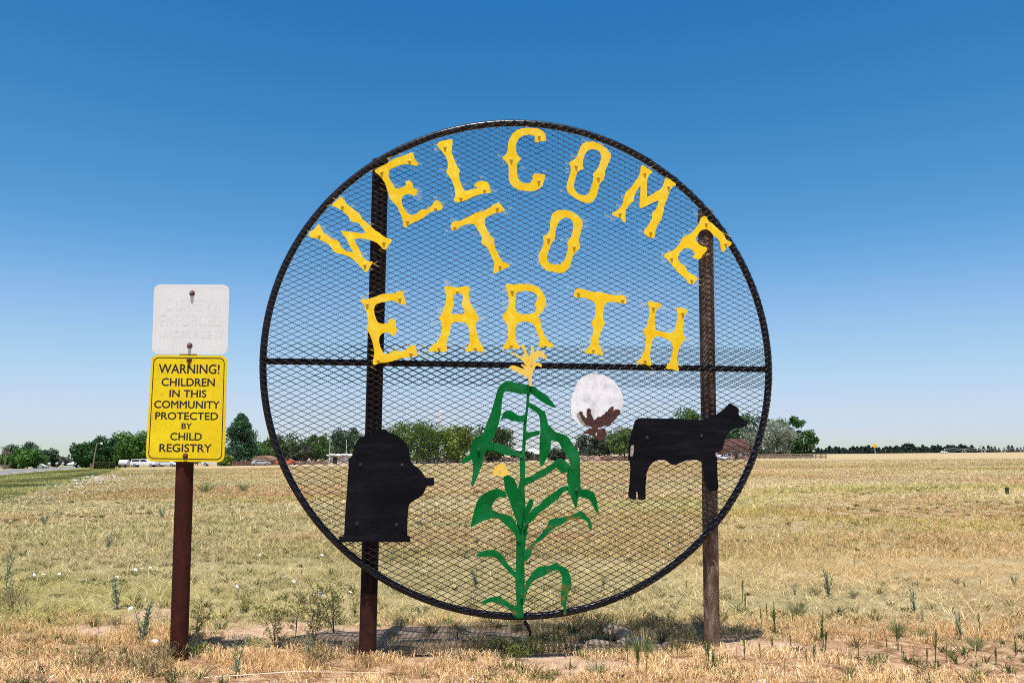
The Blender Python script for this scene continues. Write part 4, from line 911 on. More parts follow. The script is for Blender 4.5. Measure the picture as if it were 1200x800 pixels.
# poles
def pole(px, D, ytop, label, arms=1, lean=0, mat=None, rad=.16, lamp=False, name='utility_pole', cat='pole'):
    p = at(px, D); H = CH-hm(ytop-533, D)-p.z; t_ = thing(name, p, label, cat)
    mb = MB(); mb.tube([(0,0,-.4),(lean*.5,0,H*.5),(lean,0,H)], [rad, rad*.85, rad*.65], 8); mb.obj('pole', mat or M_pole, t_)
    if arms:
        for k in range(arms):
            z = H-.5-.9*k; mb = MB(); mb.box(lean-1.2, lean+1.2, -.25, -.12, z-.08, z+.08); c_ = mb.obj('crossarm', M_pole, t_)
            mb = MB()
            for x in (-1.05, -.5, .5, 1.05): mb.tube([(lean+x,-.18,z+.08),(lean+x,-.18,z+.3)], .05, 6)
            mb.obj('insulators', P('insulator', (.4,.42,.42), .3), c_)
    if lamp:
        mb = MB(); mb.tube([(lean,0,H-.25),(lean+.5,-.1,H+.1),(lean+.9,-.2,H+.05)], .045, 6); mb.obj('bracket', M_bolt, t_)
        mb = MB(); mb.tube([(lean+.8,-.2,H+.12),(lean+1.0,-.2,H-.02),(lean+1.2,-.2,H-.12)], [.12,.24,.10], 8); mb.obj('lamp_head', M_wht, t_)
    return t_
pole(6.5, 185, 521.5, 'tall wooden utility pole at the far left edge', 1)
pole(44.3, 330, 524.3, 'left one of two thin distant utility poles behind dark tree', 0)
pole(47.3, 330, 524.6, 'right one of two thin distant utility poles behind dark tree', 0)
pole(109.3, 165, 519.5, 'leaning wooden yard lamp pole beside the clipped hedge', 0, .55, M_wood, .14, True, 'lamp_pole', 'lamp pole')
for px, lb in ((386.3, 'left'), (405.6, 'right')):
    p = at(px, 173); t_ = thing('white_pipe', p, lb+' thin white pipe standing before the pale shed', 'pipe'); H = CH-hm(515.5-533, 173)-p.z
    mb = MB(); mb.tube([(0,0,-.3),(0,0,H)], .07, 8); mb.obj('pipe', M_wht, t_)
p = at(107, 163); t_ = thing('rusty_stump', p, 'short rusty red stump at the foot of the lamp pole', 'post'); mb = MB(); mb.tube([(0,0,-.2),(.02,0,.5),(0,0,1.1)], [.22,.19,.15], 8); mb.obj('stump', simple('red_rust', (.20,.08,.05), (.32,.14,.09)), t_)
p = at(515.6, 420); t_ = thing('water_tower', p, 'slender white tower rising above the wide hedge like tree', 'tower'); H = CH-hm(481-533, 420)-p.z
mb = MB(); mb.tube([(0,0,-.3),(0,0,H*.75),(0,0,H*.78),(0,0,H*.985),(0,0,H)], [.62,.6,.85,.85,.3], 12); mb.obj('shaft', M_wht, t_)
mb = MB(); mb.tube([(0,0,H),(0,0,H+1.6)], [.07,.04], 6); mb.obj('mast', M_wht, t_)
# diamond warning sign
p = at(1025.8, 180); t_ = thing('diamond_sign', p, 'yellow diamond road sign on a white post in the dry field', 'sign'); zc_ = CH-hm(522-533, 180)-p.z; h2 = hm(3.1, 180)
mb = MB(); mb.tube([(0,.05,-.3),(0,.05,zc_+h2*.7)], .05, 8); mb.obj('post', P('white_post', (.62,.63,.62), .6), t_)
mb = MB(); mb.add([(0,0,zc_-h2),(h2,0,zc_),(0,0,zc_+h2),(-h2,0,zc_),(0,.02,zc_-h2),(h2,.02,zc_),(0,.02,zc_+h2),(-h2,.02,zc_)], [(0,1,2,3),(7,6,5,4),(0,4,5,1),(1,5,6,2),(2,6,7,3),(3,7,4,0)]); mb.obj('sign_plate', P('sign_yellow', (.85,.45,.01), .5), t_)
# far wire poles at right and centre pivot sprinkler
for px, D, yt, lb in ((1150, 620, 521.5, 'leftmost'), (1166, 640, 522.4, 'middle'), (1181, 660, 522.8, 'third'), (1196, 680, 523.2, 'rightmost')):
    pole(px, D, yt, lb+' of the thin far poles above the windbreak row', 1, rad=.2)
a = at(1107, 560); pv = thing('pivot_sprinkler', a, 'long thin irrigation pivot in front of the windbreak row', 'sprinkler'); M_galv = P('galvanised', (.5,.52,.52), .4, .5)
sp_ = hm(23, 560); Lz = CH-hm(526-533, 560)-a.z
for k in range(6):
    g = lambda x: gz(a.x+x, 560)-a.z
    if k < 5:
        mb = MB(); mb.tube([(sp_*k, 0, Lz), (sp_*(k+.5), 0, Lz+.5), (sp_*(k+1), 0, Lz)], .09, 6)
        mb.tube([(sp_*k, 0, Lz), (sp_*(k+.25), 0, Lz-.7), (sp_*(k+.5), 0, Lz-.9), (sp_*(k+.75), 0, Lz-.7), (sp_*(k+1), 0, Lz)], .04, 5); mb.obj('span', M_galv, pv)
    mb = MB(); mb.tube([(sp_*k, 0, Lz), (sp_*k, -2, g(sp_*k)+.4)], .09, 6); mb.tube([(sp_*k, 0, Lz), (sp_*k, 2, g(sp_*k)+.4)], .09, 6)
    for yy in (-2, 2): mb.tube([(sp_*k-.15, yy, g(sp_*k)+.6), (sp_*k+.15, yy, g(sp_*k)+.6)], .6, 10)
    mb.obj('drive_tower', M_galv, pv)

# vehicles
M_tyre = P('tyre', (.02,.02,.02), .8); M_rim = P('rim', (.5,.5,.5), .35, .5, .6); M_lamp = P('lamp_glass', (.6,.6,.6), .2, .6); M_red = P('tail_lamp', (.35,.02,.02), .3)
def vehicle(px, D, label, cat, kind, col, rz=0, s=1.0):
    p = at(px, D); t_ = thing(kind, p, label, cat, rz); paint = P('car_paint_'+kind, col, .3, .5)
    if kind == 'parked_pickup':
        prof = [(-2.75,.45),(-2.78,.95),(-2.7,1.15),(2.35,1.12),(2.68,1.0),(2.75,.5)]; cab = [(-2.65,1.12),(-2.5,1.72),(.55,1.75),(1.35,1.14)]; win = [((-2.4,1.2),(-2.32,1.62),(-.75,1.64),(-.75,1.2)),((-.55,1.2),(-.55,1.64),(.45,1.64),(1.02,1.2))]; wx = (-1.75, 1.8)
    else:
        prof = [(-2.3,.35),(-2.35,.8),(-2.1,.98),(1.3,.98),(2.15,.80),(2.3,.65),(2.3,.35)]; cab = [(-2.05,.96),(-1.45,1.42),(.45,1.44),(1.35,.96)]; win = [((-1.8,1.0),(-1.38,1.34),(-.55,1.36),(-.55,1.0)),((-.45,1.0),(-.45,1.36),(.4,1.36),(1.1,1.0))]; wx = (-1.4, 1.4)
    def ex(mb, pts, y0, y1, in0=0):
        n_ = len(pts); mb.add([(x*s, y0*s, z*s) for x, z in pts]+[(x*s, y1*s, z*s) for x, z in pts], [tuple(range(n_)), tuple(range(2*n_-1, n_-1, -1))]+[(i, (i+1)%n_+0, (i+1)%n_+n_, i+n_)[::-1] for i in range(n_)])
    mb = MB(); ex(mb, prof, -.88, .88); ex(mb, cab, -.74, .74); o = mb.obj('body', paint, t_)
    bv = o.modifiers.new('bevel', 'BEVEL'); bv.width = .06*s; bv.segments = 2; bv.limit_method = 'ANGLE'
    for q in win:
        for y_ in (-.765, .745):
            mb = MB(); ex(mb, list(q), y_, y_+.02); mb.obj('window', M_glass, t_)
    for x in wx:
        for y_ in (-.9, .66):
            mb = MB(); mb.tube([(x*s, y_*s, .36*s), (x*s, (y_+.24)*s, .36*s)], .36*s, 16); w_ = mb.obj('wheel', M_tyre, t_)
            yy = y_-.02 if y_ < 0 else y_+.24; mb = MB(); mb.tube([(x*s, yy*s, .36*s), (x*s, (yy+.02)*s, .36*s)], .21*s, 12); mb.obj('rim', M_rim, w_)
    for y_ in (-.7, .5):
        mb = MB(); mb.box(prof[-1][0]*s-.02, prof[-1][0]*s+.03, y_*s, (y_+.22)*s, .62*s, .78*s); mb.obj('headlight', M_lamp, t_)
        mb = MB(); mb.box(prof[0][0]*s-.08, prof[0][0]*s-.02, y_*s, (y_+.2)*s, .68*s, .88*s); mb.obj('tail_light', M_red, t_)
vehicle(169.5, 188, 'white pickup truck with dark windowed bed cap left of the warning sign', 'pickup', 'parked_pickup', (.75,.76,.78))
vehicle(196, 192, 'white car right behind the pickup just left of the post', 'car', 'parked_car', (.68,.71,.75), 0, 1.0)
vehicle(250, 186, 'silver white car between warning sign and conical tree', 'car', 'parked_car', (.62,.63,.64), .1)
vehicle(267, 189, 'white car under the conical tree', 'car', 'parked_car', (.74,.74,.74), -.1)
vehicle(306, 175, 'small silver car in front of the arched hut', 'car', 'parked_car', (.42,.43,.43), .5, .8)
vehicle(337, 177, 'orange red car just inside the left rim of the ring', 'car', 'parked_car', (.62,.13,.04), 0, .9)
vehicle(848, 148, 'white car beside the brick house', 'car', 'parked_car', (.72,.72,.72), .4, .62)
vehicle(48, 215, 'pale green white car on the verge before the roadside trees', 'car', 'parked_car', (.5,.58,.5), 0, .8)
vehicle(1107, 480, 'tiny white truck far off before the windbreak row', 'truck', 'parked_pickup', (.75,.75,.73), .4, .8)
# white tank on a trailer
p = at(146, 184); t_ = thing('tank_trailer', p, 'pinkish white tank on a low trailer left of the white pickup', 'trailer'); w_ = hm(5.5, 184)
mb = MB(); mb.tube([(-w_,0,.95),(-w_*.92,0,.95),(w_*.92,0,.95),(w_,0,.95)], [.35,.72,.72,.35], 14); o = mb.obj('tank', simple('pinkish_white', (.62,.52,.50), (.75,.70,.68)), t_); autosmooth(o)
mb = MB(); mb.box(-w_, w_, -.6, .6, .25, .36); mb.box(w_, w_+1.2, -.06, .06, .26, .34); mb.obj('chassis', M_rust, t_)
for x in (-.6, .6):
    mb = MB(); mb.tube([(x,-.85,.32),(x,-.65,.32)], .32, 14); mb.obj('wheel', M_tyre, t_)
# roadside clutter far left
p = at(107.5, 150)
for px, D, lb in ((58.5, 200, 'leftmost'), (67.5, 215, 'middle'), (74.5, 235, 'rightmost')):
    p = at(px, D); t_ = thing('mailbox', p, lb+' small white mailbox beside the far road', 'mailbox', 0)
    mb = MB(); mb.box(-.06,.06,-.06,.06,-.2,1.0); mb.obj('post', M_wood, t_)
    mb = MB(); n_ = 8; vs = []
    for yy in (-.3,.3): vs += [(-.22,yy,1.0)]+[(.22*math.cos(math.pi-math.pi*i/n_),yy,1.2+.22*math.sin(math.pi*i/n_)) for i in range(n_+1)]+[(.22,yy,1.0)]
    m_ = n_+3; mb.add(vs, [tuple(range(m_))[::-1], tuple(range(m_, 2*m_))]+[(i, (i+1)%m_, m_+(i+1)%m_, m_+i) for i in range(m_)]); mb.obj('box', M_wht, t_)
p = ghit(1180.5, 579); t_ = thing('survey_stake', p, 'short dark stake standing alone in the right field', 'stake'); mb = MB(); hz_ = hm(8.5, p.y)
mb.box(-.035,.035,-.03,.03,-.1,hz_*.92); mb.add([(-.035,-.03,hz_*.92),(.035,-.03,hz_*.92),(.035,.03,hz_*.92),(-.035,.03,hz_*.92),(0,0,hz_)], [(0,1,4),(1,2,4),(2,3,4),(3,0,4)]); mb.obj('stake', P('dark_green_stake', (.03,.05,.025), .8), t_)

# ------------------------------------------------------------------ grass as real blades
def blades(n, xr, yr, dens_fn, h_fn, w_fn, col_fn, lean, seed, flat=False, two=True, z_lift=0.0, place=None, clump=None):
    r = np.random.default_rng(seed)
    if place is None:
        # sample so that density follows 1/y within the wedge seen (plus a margin to each side)
        y = r.uniform(yr[0], yr[1], n) if not callable(yr) else yr(r, n)
        x = r.uniform(-1, 1, n)*(xr[0]+xr[1]*y)
    else: x, y = place(r, n)
    if clump:
        per, rad = clump; nc = n//per; cx, cy = x[:nc], y[:nc]
        k = r.random(nc) < dens_fn(cx, cy, r); cx, cy = cx[k], cy[k]; nc = len(cx)
        ctone = np.clip(r.lognormal(.02, 1, nc)**(.13+.22*(cy < 6.6)+.10*(sdist(cx, cy) < 11)), .35, 1.5); chei = np.clip(r.lognormal(0, .38, nc), .35, 2.4)
        ci = np.repeat(np.arange(nc), per); n = len(ci)
        oa = r.uniform(0, 2*np.pi, n); orr = np.abs(r.normal(0, 1, n))*rad*(cy[ci]/6)**.6
        x = cx[ci]+np.cos(oa)*orr; y = cy[ci]+np.sin(oa)*orr; csx, csy = cx[ci], cy[ci]
    else:
        k = r.random(n) < dens_fn(x, y, r); x, y = x[k], y[k]; n = len(x)
    h = h_fn(x, y, r)*r.uniform(.55, 1.3, n); w = w_fn(x, y, r)
    if clump: h = h*chei[ci]
    th = r.uniform(0, 2*np.pi, n); wx, wy = np.cos(th)*w/2, np.sin(th)*w/2
    la = r.uniform(0, 2*np.pi, n) if not clump else oa+r.normal(0, .7, n); lm = lean*h*r.uniform(.2, 1.6, n) if not flat else h
    lx, ly = np.cos(la)*lm, np.sin(la)*lm
    z = terrain(x, y)+hfn(x, y)+z_lift - .004
    top = h if not flat else r.uniform(.002, .03, n)
    zf = z if not flat else z+r.uniform(0, .012, n)
    B0 = np.stack([x-wx, y-wy, zf], 1); B1 = np.stack([x+wx, y+wy, zf], 1)
    if two:
        mz_ = top*.55 if not flat else top*1.3+.006
        M0 = np.stack([x-wx*.8+lx*.35, y-wy*.8+ly*.35, zf+mz_], 1); M1 = np.stack([x+wx*.8+lx*.35, y+wy*.8+ly*.35, zf+mz_], 1)
        Tp_ = np.stack([x+lx, y+ly, zf+top], 1)
        V_ = np.stack([B0, B1, M1, M0, Tp_], 1).reshape(-1, 3); b_ = np.arange(n)[:,None]*5
        Fc = np.concatenate([b_+[0,1,2], b_+[0,2,3], b_+[3,2,4]]); rep = 5
    else:
        Tp_ = np.stack([x+lx, y+ly, zf+top], 1); V_ = np.stack([B0, B1, Tp_], 1).reshape(-1, 3); b_ = np.arange(n)[:,None]*3
        Fc = b_+[0,1,2]; rep = 3
    T_ = col_fn(x, y, r)
    if clump: T_ = T_*ctone[ci][:,None]
    return np_mesh('blades', V_, Fc, np.repeat(T_, rep, 0))
PAL = 1.04*np.array([(.76,.60,.32),(.66,.49,.25),(.86,.75,.50),(.46,.28,.13),(.72,.60,.28),(.48,.43,.15),(.17,.09,.035)])  # last, darkest tint puts shadow between clumps into the blade colour
def grass_col(x, y, r, gbias=0.0, near=False):
    n = len(x); s = sdist(x, y)
    p1 = pnoise(x*.9, y*.6, 3); p2 = pnoise(x*.22, y*.16, 9); p3 = pnoise(x*3, y*3, 5)
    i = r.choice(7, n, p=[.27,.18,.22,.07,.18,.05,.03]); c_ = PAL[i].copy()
    olive = np.array([.33,.29,.10]); green = np.array([.10,.15,.045])
    g = np.clip(.14+.55*(1-sstep(0, 15, s))*(.35+.9*p1) + .42*sstep(.5,.75,p2) + gbias, 0, 1)
    if near: g *= .5
    k = r.random(n) < g; c_[k] = c_[k]*.5+olive*.8
    k8 = r.random(n) < .30*sstep(.52,.7,pnoise(x*.35+3, y*.9, 55)); c_[k8] = c_[k8]*.3+np.array([.24,.20,.09])
    c_ = c_*((1-.20*sstep(18, 40, y))*(1-.13*(1-sstep(6, 12, s))))[:,None]; k9 = (y < 6.4) & (r.random(n) < .14); c_[k9] = np.array([.16,.08,.03])
    q1 = sstep(.52, .70, pnoise(x*.16+7, y*.30, 101))[:,None]; q2 = sstep(.52, .70, pnoise(x*.13-5, y*.26, 102))[:,None]
    c_ = c_*(1+q1*(np.array([.92,.80,.70])-1)); c_ = c_*(1+q2*(np.array([.84,.90,.66])-1))
    k2 = r.random(n) < g*.18; c_[k2] = green*r.uniform(.8, 1.4, (k2.sum(), 1))
    rb = sstep(.62,.8,pnoise(x*.5+40, y*.35, 12)); k3 = r.random(n) < rb*.5; c_[k3] = np.array([.48,.26,.12])*r.uniform(.8,1.2,(k3.sum(),1))
    return c_*r.uniform(.78, 1.18, (n, 1))
nearmask = lambda y: sstep(5.5, 6.5, y)
logy = lambda a, b: (lambda r, n: np.exp(r.uniform(math.log(a), math.log(b), n)))
def d_near(x, y, r): return (.06+.94*nearmask(y+.5*pnoise(x*1.5, y*2, 4)))*(1-.93*sstep(.2,.6,bare(x, y)))*(.45+.55*pnoise(x*2.2, y*2.2, 6))
me = blades(300000, (.7,.78), lambda r, n: r.uniform(3.6, 10, n), d_near, lambda x, y, r: (.007+.034*nearmask(y)*(.3+1.1*pnoise(x, y, 21)))*(1+1.1*(r.random(len(x))**6)), lambda x, y, r: .0032*np.ones_like(x),
            lambda x, y, r: grass_col(x, y, r, 0, False), 2.4, 31, clump=(14, .028))
link('dry_grass', me, None, M_blade, kind='stuff', label='short dry straw coloured grass close to the signs', category='grass')
me = blades(430000, (.7,.78), lambda r, n: 10*(2.9**r.random(n)), lambda x, y, r: (.5+.5*pnoise(x*1.3, y, 6))*(1-.93*sstep(.2,.6,bare(x,y))), lambda x, y, r: (.020+.030*pnoise(x*.7, y*.5, 21))*(1+.9*(r.random(len(x))**5)), lambda x, y, r: .00085*y,
            grass_col, 1.2, 32, two=False, clump=(10, .034))
link('dry_grass', me, None, M_blade, kind='stuff', label='tan mown grass covering the field behind the ring', category='grass')
me = blades(330000, (.7,.78), lambda r, n: 28*(4.6**r.random(n)), lambda x, y, r: (.35+.65*pnoise(x*.5, y*.4, 6))*(sdist(x,y) > 0.5), lambda x, y, r: .035+.05*pnoise(x*.3, y*.2, 21), lambda x, y, r: .0012*y,
            grass_col, 1.6, 33, two=False)
link('dry_grass', me, None, M_blade, kind='stuff', label='far pale grass reaching to the trees and fences', category='grass')
# straw litter lying in front
def litter_col(x, y, r):
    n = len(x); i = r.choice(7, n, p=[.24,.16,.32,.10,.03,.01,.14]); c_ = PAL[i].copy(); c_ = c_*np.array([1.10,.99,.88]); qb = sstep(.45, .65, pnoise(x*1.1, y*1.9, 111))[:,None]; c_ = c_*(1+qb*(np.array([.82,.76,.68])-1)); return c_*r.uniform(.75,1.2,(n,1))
me = blades(210000, (.6,.72), lambda r, n: 3.5+r.power(1.2, n)*3.1, lambda x, y, r: (1-.9*sstep(.3,.7,bare(x,y)))*(1-.8*sstep(5.8,6.6,y))*np.clip(-.36+1.6*pnoise(x*1.6, y*2.2, 8)*pnoise(x*7, y*9, 18)*1.9, .03, 1), lambda x, y, r: .025+.085*r.random(len(x))**2,
            lambda x, y, r: .0016+.0022*r.random(len(x)), litter_col, 0, 34, flat=True)
link('straw_litter', me, None, M_blade, kind='stuff', label='tangled pale straw litter covering the foreground soil', category='straw')
def gw_dens(x, y, r): return np.clip(.04+.75*(1-sstep(1, 13, sdist(x, y)))*pnoise(x*.7, y*.7, 71)**1.3 + .30*sstep(.55,.8,pnoise(x*.8+9, y*.7, 73)) + .42*(y < 6.9)*sstep(.35,.7,pnoise(x*2.2, y*2.6, 3)), 0, 1)*(1-.8*sstep(.3,.7,bare(x,y)))
def gw_col(x, y, r):
    n = len(x); P3 = np.array([(.13,.15,.045),(.20,.21,.07),(.10,.13,.06),(.24,.19,.08),(.12,.07,.03)]); return P3[r.choice(5, n, p=[.3,.26,.2,.14,.1])]*r.uniform(.7, 1.3, (n, 1))
me = blades(160000, (.7,.78), lambda r, n: 3.9*(8.5**r.random(n)), gw_dens, lambda x, y, r: .028+.018*r.random(len(x)), lambda x, y, r: .0035+.0006*y, gw_col, 1.1, 36, clump=(22, .022))
link('low_weeds', me, None, M_blade, kind='stuff', label='low dull green and brown weeds mixed through the dry grass', category='weeds')
# green verge between the field and the road
def verge_place(r, n):
    k = -14*1.0+ r.power(1.0, n)*0; kd = 10*(16**r.random(n))-28; s = -r.random(n)*9.3+.6
    return -17+ROAD_N.x*s+ROAD_D.x*kd, 28+ROAD_N.y*s+ROAD_D.y*kd
def verge_col(x, y, r):
    n = len(x); p1 = pnoise(x*.35, y*.35, 15)[:,None]; c_ = np.array([.12,.15,.045])+(np.array([.50,.45,.16])-np.array([.12,.15,.045]))*np.clip(p1*1.3-.15+r.normal(0,.15,(n,1)),0,1); return c_*r.uniform(.75,1.25,(n,1))
me = blades(160000, None, None, lambda x, y, r: np.clip(1.15+sdist(x,y)*0-.55*sstep(-2.5,1,sdist(x,y)+3*(pnoise(x*.5,y*.5,91)-.5)),0,1), lambda x, y, r: .10+.08*pnoise(x*.5, y*.5, 2), lambda x, y, r: .004+.0011*np.hypot(x, y), verge_col, .6, 35, two=False, place=verge_place)
link('verge_grass', me, None, M_blade, kind='stuff', label='green yellow grass strip along the far left road', category='grass')
# tiny white wildflowers dusted over the left field
def flowers(n, seed, place):
    r = np.random.default_rng(seed); x, y = place(r, n); n = len(x); z = terrain(x, y)+hfn(x, y)+r.uniform(.06, .13, n); R_f = .006+.0010*y*r.uniform(.6, 1.3, n)
    vs = []
    for k in range(5):
        a = 2*np.pi*k/5; vs.append(np.stack([x+R_f*math.cos(a), y+R_f*math.sin(a), z+.25*R_f*math.sin(3*a)], 1))
    V_ = np.stack(vs, 1).reshape(-1, 3); return np_mesh('flowers', V_, np.arange(n*5).reshape(-1, 5), np.full((n*5, 3), .78))
def fl_place(r, n):
    kd = -22+70*r.random(n)**1.1; s = np.abs(r.normal(0, 1, n))*3.2*(.4+kd.clip(0)*0+.6*r.random(n))+.2; x = -17+ROAD_N.x*s+ROAD_D.x*kd; y = 28+ROAD_N.y*s+ROAD_D.y*kd
    k = (pnoise(x*1.2, y*1.2, 44) > .42) & (y > 7); return x[k], y[k]
me = flowers(1100, 3, fl_place); link('white_wildflowers', me, None, attr_mat('petal', .6, .3), kind='stuff', label='dusting of tiny white wildflowers along the left verge', category='flowers')

# ------------------------------------------------------------------ single weeds
def cmesh(name, quads, tints):
    V_ = np.array(quads, float).reshape(-1, 3); return np_mesh(name, V_, np.arange(len(V_)).reshape(-1, 4), np.repeat(np.array(tints), 4, 0))
def leafq(p, d, ln, w, r):
    p = Vector(p); d = Vector(d).normalized(); s = d.cross(Vector((r.uniform(-1,1), r.uniform(-1,1), r.uniform(-.3,1)))).normalized()
    return [tuple(p), tuple(p+d*ln*.5+s*w*.5), tuple(p+d*ln), tuple(p+d*ln*.5-s*w*.5)]
def weed_meshes(kind, seed):
    r = random.Random(seed); Q = []; Tn = []; stem = MB()
    def tint(c): k = r.uniform(.75, 1.3); return tuple(v*k for v in c)
    if kind == 'sprout':
        for s in range(r.choice((1,1,2,3))):
            bx, by = r.uniform(-.08,.08)*(s > 0), r.uniform(-.08,.08)*(s > 0); hh = r.uniform(.7,1) if s else 1; lx, ly = r.uniform(-.1,.1), r.uniform(-.1,.1)
            stem.tube([(bx,by,-.05),(bx+lx*.5,by+ly*.5,hh*.5),(bx+lx,by+ly,hh*.92)], [.022,.018,.008], 4)
            for k in range(22):
                t = .38+.6*k/22*hh; a = k*2.4; p = (bx+lx*t, by+ly*t, t*hh)
                Q.append(leafq(p, (math.cos(a)*.4, math.sin(a)*.4, 1.0), .20*(1.1-.35*t), .045, r)); Tn.append(tint((.12,.19,.045)))
    elif kind == 'bush':
        for s in range(r.choice((2,3,4))):
            a = r.uniform(0, 6.28); sp = r.uniform(.15,.6); pts = [(0,0,-.03),(math.cos(a)*sp*.3,math.sin(a)*sp*.3,.45),(math.cos(a)*sp,math.sin(a)*sp,r.uniform(.8,1))]
            stem.tube(pts, [.009,.007,.003], 4)
            for k in range(12):
                t = r.uniform(.12,.97); p = Vector(pts[1]).lerp(Vector(pts[2]), max(0,(t-.45)/.55)) if t > .45 else Vector(pts[0]).lerp(Vector(pts[1]), t/.45)
                b = r.uniform(0,6.28); e = p+Vector((math.cos(b)*.2, math.sin(b)*.2, r.uniform(.08,.22))); stem.tube([p, e], [.004,.0025], 3)
                for m_ in range(9):
                    q = p.lerp(e, r.uniform(.3,1.05)); Q.append(leafq(q, (r.uniform(-1,1), r.uniform(-1,1), r.uniform(-.1,1)), r.uniform(.045,.11), .024, r)); Tn.append(tint((.36,.38,.09) if r.random() < .65 else (.52,.42,.18)))
    elif kind == 'thistle':
        for s in range(r.choice((3,4,5))):
            a = r.uniform(0, 6.28); sp = r.uniform(.1,.35); e = (math.cos(a)*sp, math.sin(a)*sp, r.uniform(.6,1)); stem.tube([(0,0,-.03),(e[0]*.35,e[1]*.35,e[2]*.5),e], [.018,.014,.007], 4)
            for k in range(16):
                t = k/16; p = (e[0]*t, e[1]*t, e[2]*t); b = k*2.2
                Q.append(leafq(p, (math.cos(b), math.sin(b), .9), .20*(1.05-.5*t), .045, r)); Tn.append(tint((.27,.32,.17)))
    elif kind == 'mat':
        for k in range(130):
            a = r.uniform(0,6.28); d = r.random()**.6; p = (math.cos(a)*d, math.sin(a)*d*.6, r.uniform(0,.3)*(1-d*.5)); Q.append(leafq(p, (math.cos(a+r.uniform(-1,1)), math.sin(a+r.uniform(-1,1)), r.uniform(.1,1)), r.uniform(.15,.3), .09, r)); Tn.append(tint((.12,.15,.05)))
        stem.tube([(-.7,0,.02),(0,.02,.06),(.7,0,.02)], .012, 4)
    elif kind == 'tussock':
        for k in range(190):
            a = r.uniform(0,6.28); sp = r.uniform(.1,1.5); p = (math.cos(a)*.12*r.random(), math.sin(a)*.12*r.random(), 0)
            Q.append(leafq(p, (math.cos(a)*sp, math.sin(a)*sp, 1), r.uniform(.35,1.0), .018, r)); Tn.append(tint((.17,.22,.07) if r.random() < .65 else (.55,.46,.24)))
        stem.tube([(0,0,-.05),(0,0,.2)], .05, 5)
    elif kind == 'lush':
        for k in range(170):
            a = r.uniform(0,6.28); d = r.random()**.5*.8; p = (math.cos(a)*d, math.sin(a)*d*.5, r.uniform(.05,.75)*(1-d*.4)); Q.append(leafq(p, (r.uniform(-1,1), r.uniform(-1,1), r.uniform(0,1)), r.uniform(.12,.26), .055, r)); Tn.append(tint((.15,.20,.035)))
        for k in range(8):
            a = r.uniform(0,6.28); stem.tube([(0,0,-.03),(math.cos(a)*.5,math.sin(a)*.3,.6)], [.02,.008], 4)
    elif kind == 'dead':
        for k in range(240):
            a = r.uniform(0,6.28); sp = r.uniform(.1,1.6); q0 = r.random()**.7*.5; p = (math.cos(a)*q0, math.sin(a)*q0, r.uniform(0,.55)*(1-q0)); a = r.uniform(0,6.28); Q.append(leafq(p, (math.cos(a)*sp, math.sin(a)*sp, 1), r.uniform(.12,.38), .022, r)); Tn.append(tint((.30,.22,.11) if r.random() < .5 else (.20,.19,.07)))
        stem.tube([(0,0,-.05),(0,0,.3)], .03, 5)
    lm = cmesh('leaves', Q, Tn); lm.materials.append(M_leaf); sm = stem.mesh('stem'); return lm, sm
STEM = {'sprout': P('green_stem', (.07,.10,.03), .7), 'bush': P('brown_stem', (.13,.085,.05), .8), 'thistle': P('grey_stem', (.14,.17,.11), .8)}
WM = {}
for kd in ('sprout','bush','thistle','mat','tussock','lush','dead'):
    WM[kd] = []
    for s in range(5 if kd in ('sprout','bush') else 3):
        lm, sm = weed_meshes(kd, s*7+3); sm.materials.append(STEM.get(kd, STEM['bush'])); WM[kd].append((lm, sm))
fm = MB(); r = random.Random(2)
for k in range(5):
    a = 6.283*k/5; b = a+1.1; fm.add([(0,0,0),(math.cos(a)*.011,math.sin(a)*.011,.004),(math.cos((a+b)/2)*.014,math.sin((a+b)/2)*.014,.005),(math.cos(b)*.011,math.sin(b)*.011,.004)], [(0,1,2,3)])
fme = fm.mesh('flower'); fme.materials.append(P('white_petal', (.82,.82,.80), .6))
wr = random.Random(9)
def weed(px, py, hpx, kd, label, group=None, nf=0, wide=1.0, cat='weed', name='weed'):
    p = ghit(px, py); D = p.y; p.z = gz(p.x, p.y); h = hm(hpx, D)*(.72 if kd == 'bush' else 1)
    t_ = thing(name, p, label, cat, wr.uniform(0, 6.28) if kd not in ('mat','lush') else 0, group); lm, sm = wr.choice(WM[kd])
    for nm, m_ in (('leaves', lm), ('stem', sm)):
        o = link(nm, m_, t_); o.scale = (h*wide, h*wide, h)
    for k in range(nf):
        o = link('flower', fme, t_); a = wr.uniform(0, 6.28); q = h*wide*wr.uniform(.05,.3 if kd != 'mat' else .8)
        o.location = (math.cos(a)*q, math.sin(a)*q, h*wr.uniform(.75,1.02) if kd != 'mat' else h*.35+.02); o.rotation_euler = (wr.uniform(.2,1.0), wr.uniform(-.4,.4), wr.uniform(0,6)); o.scale = (1.25,)*3
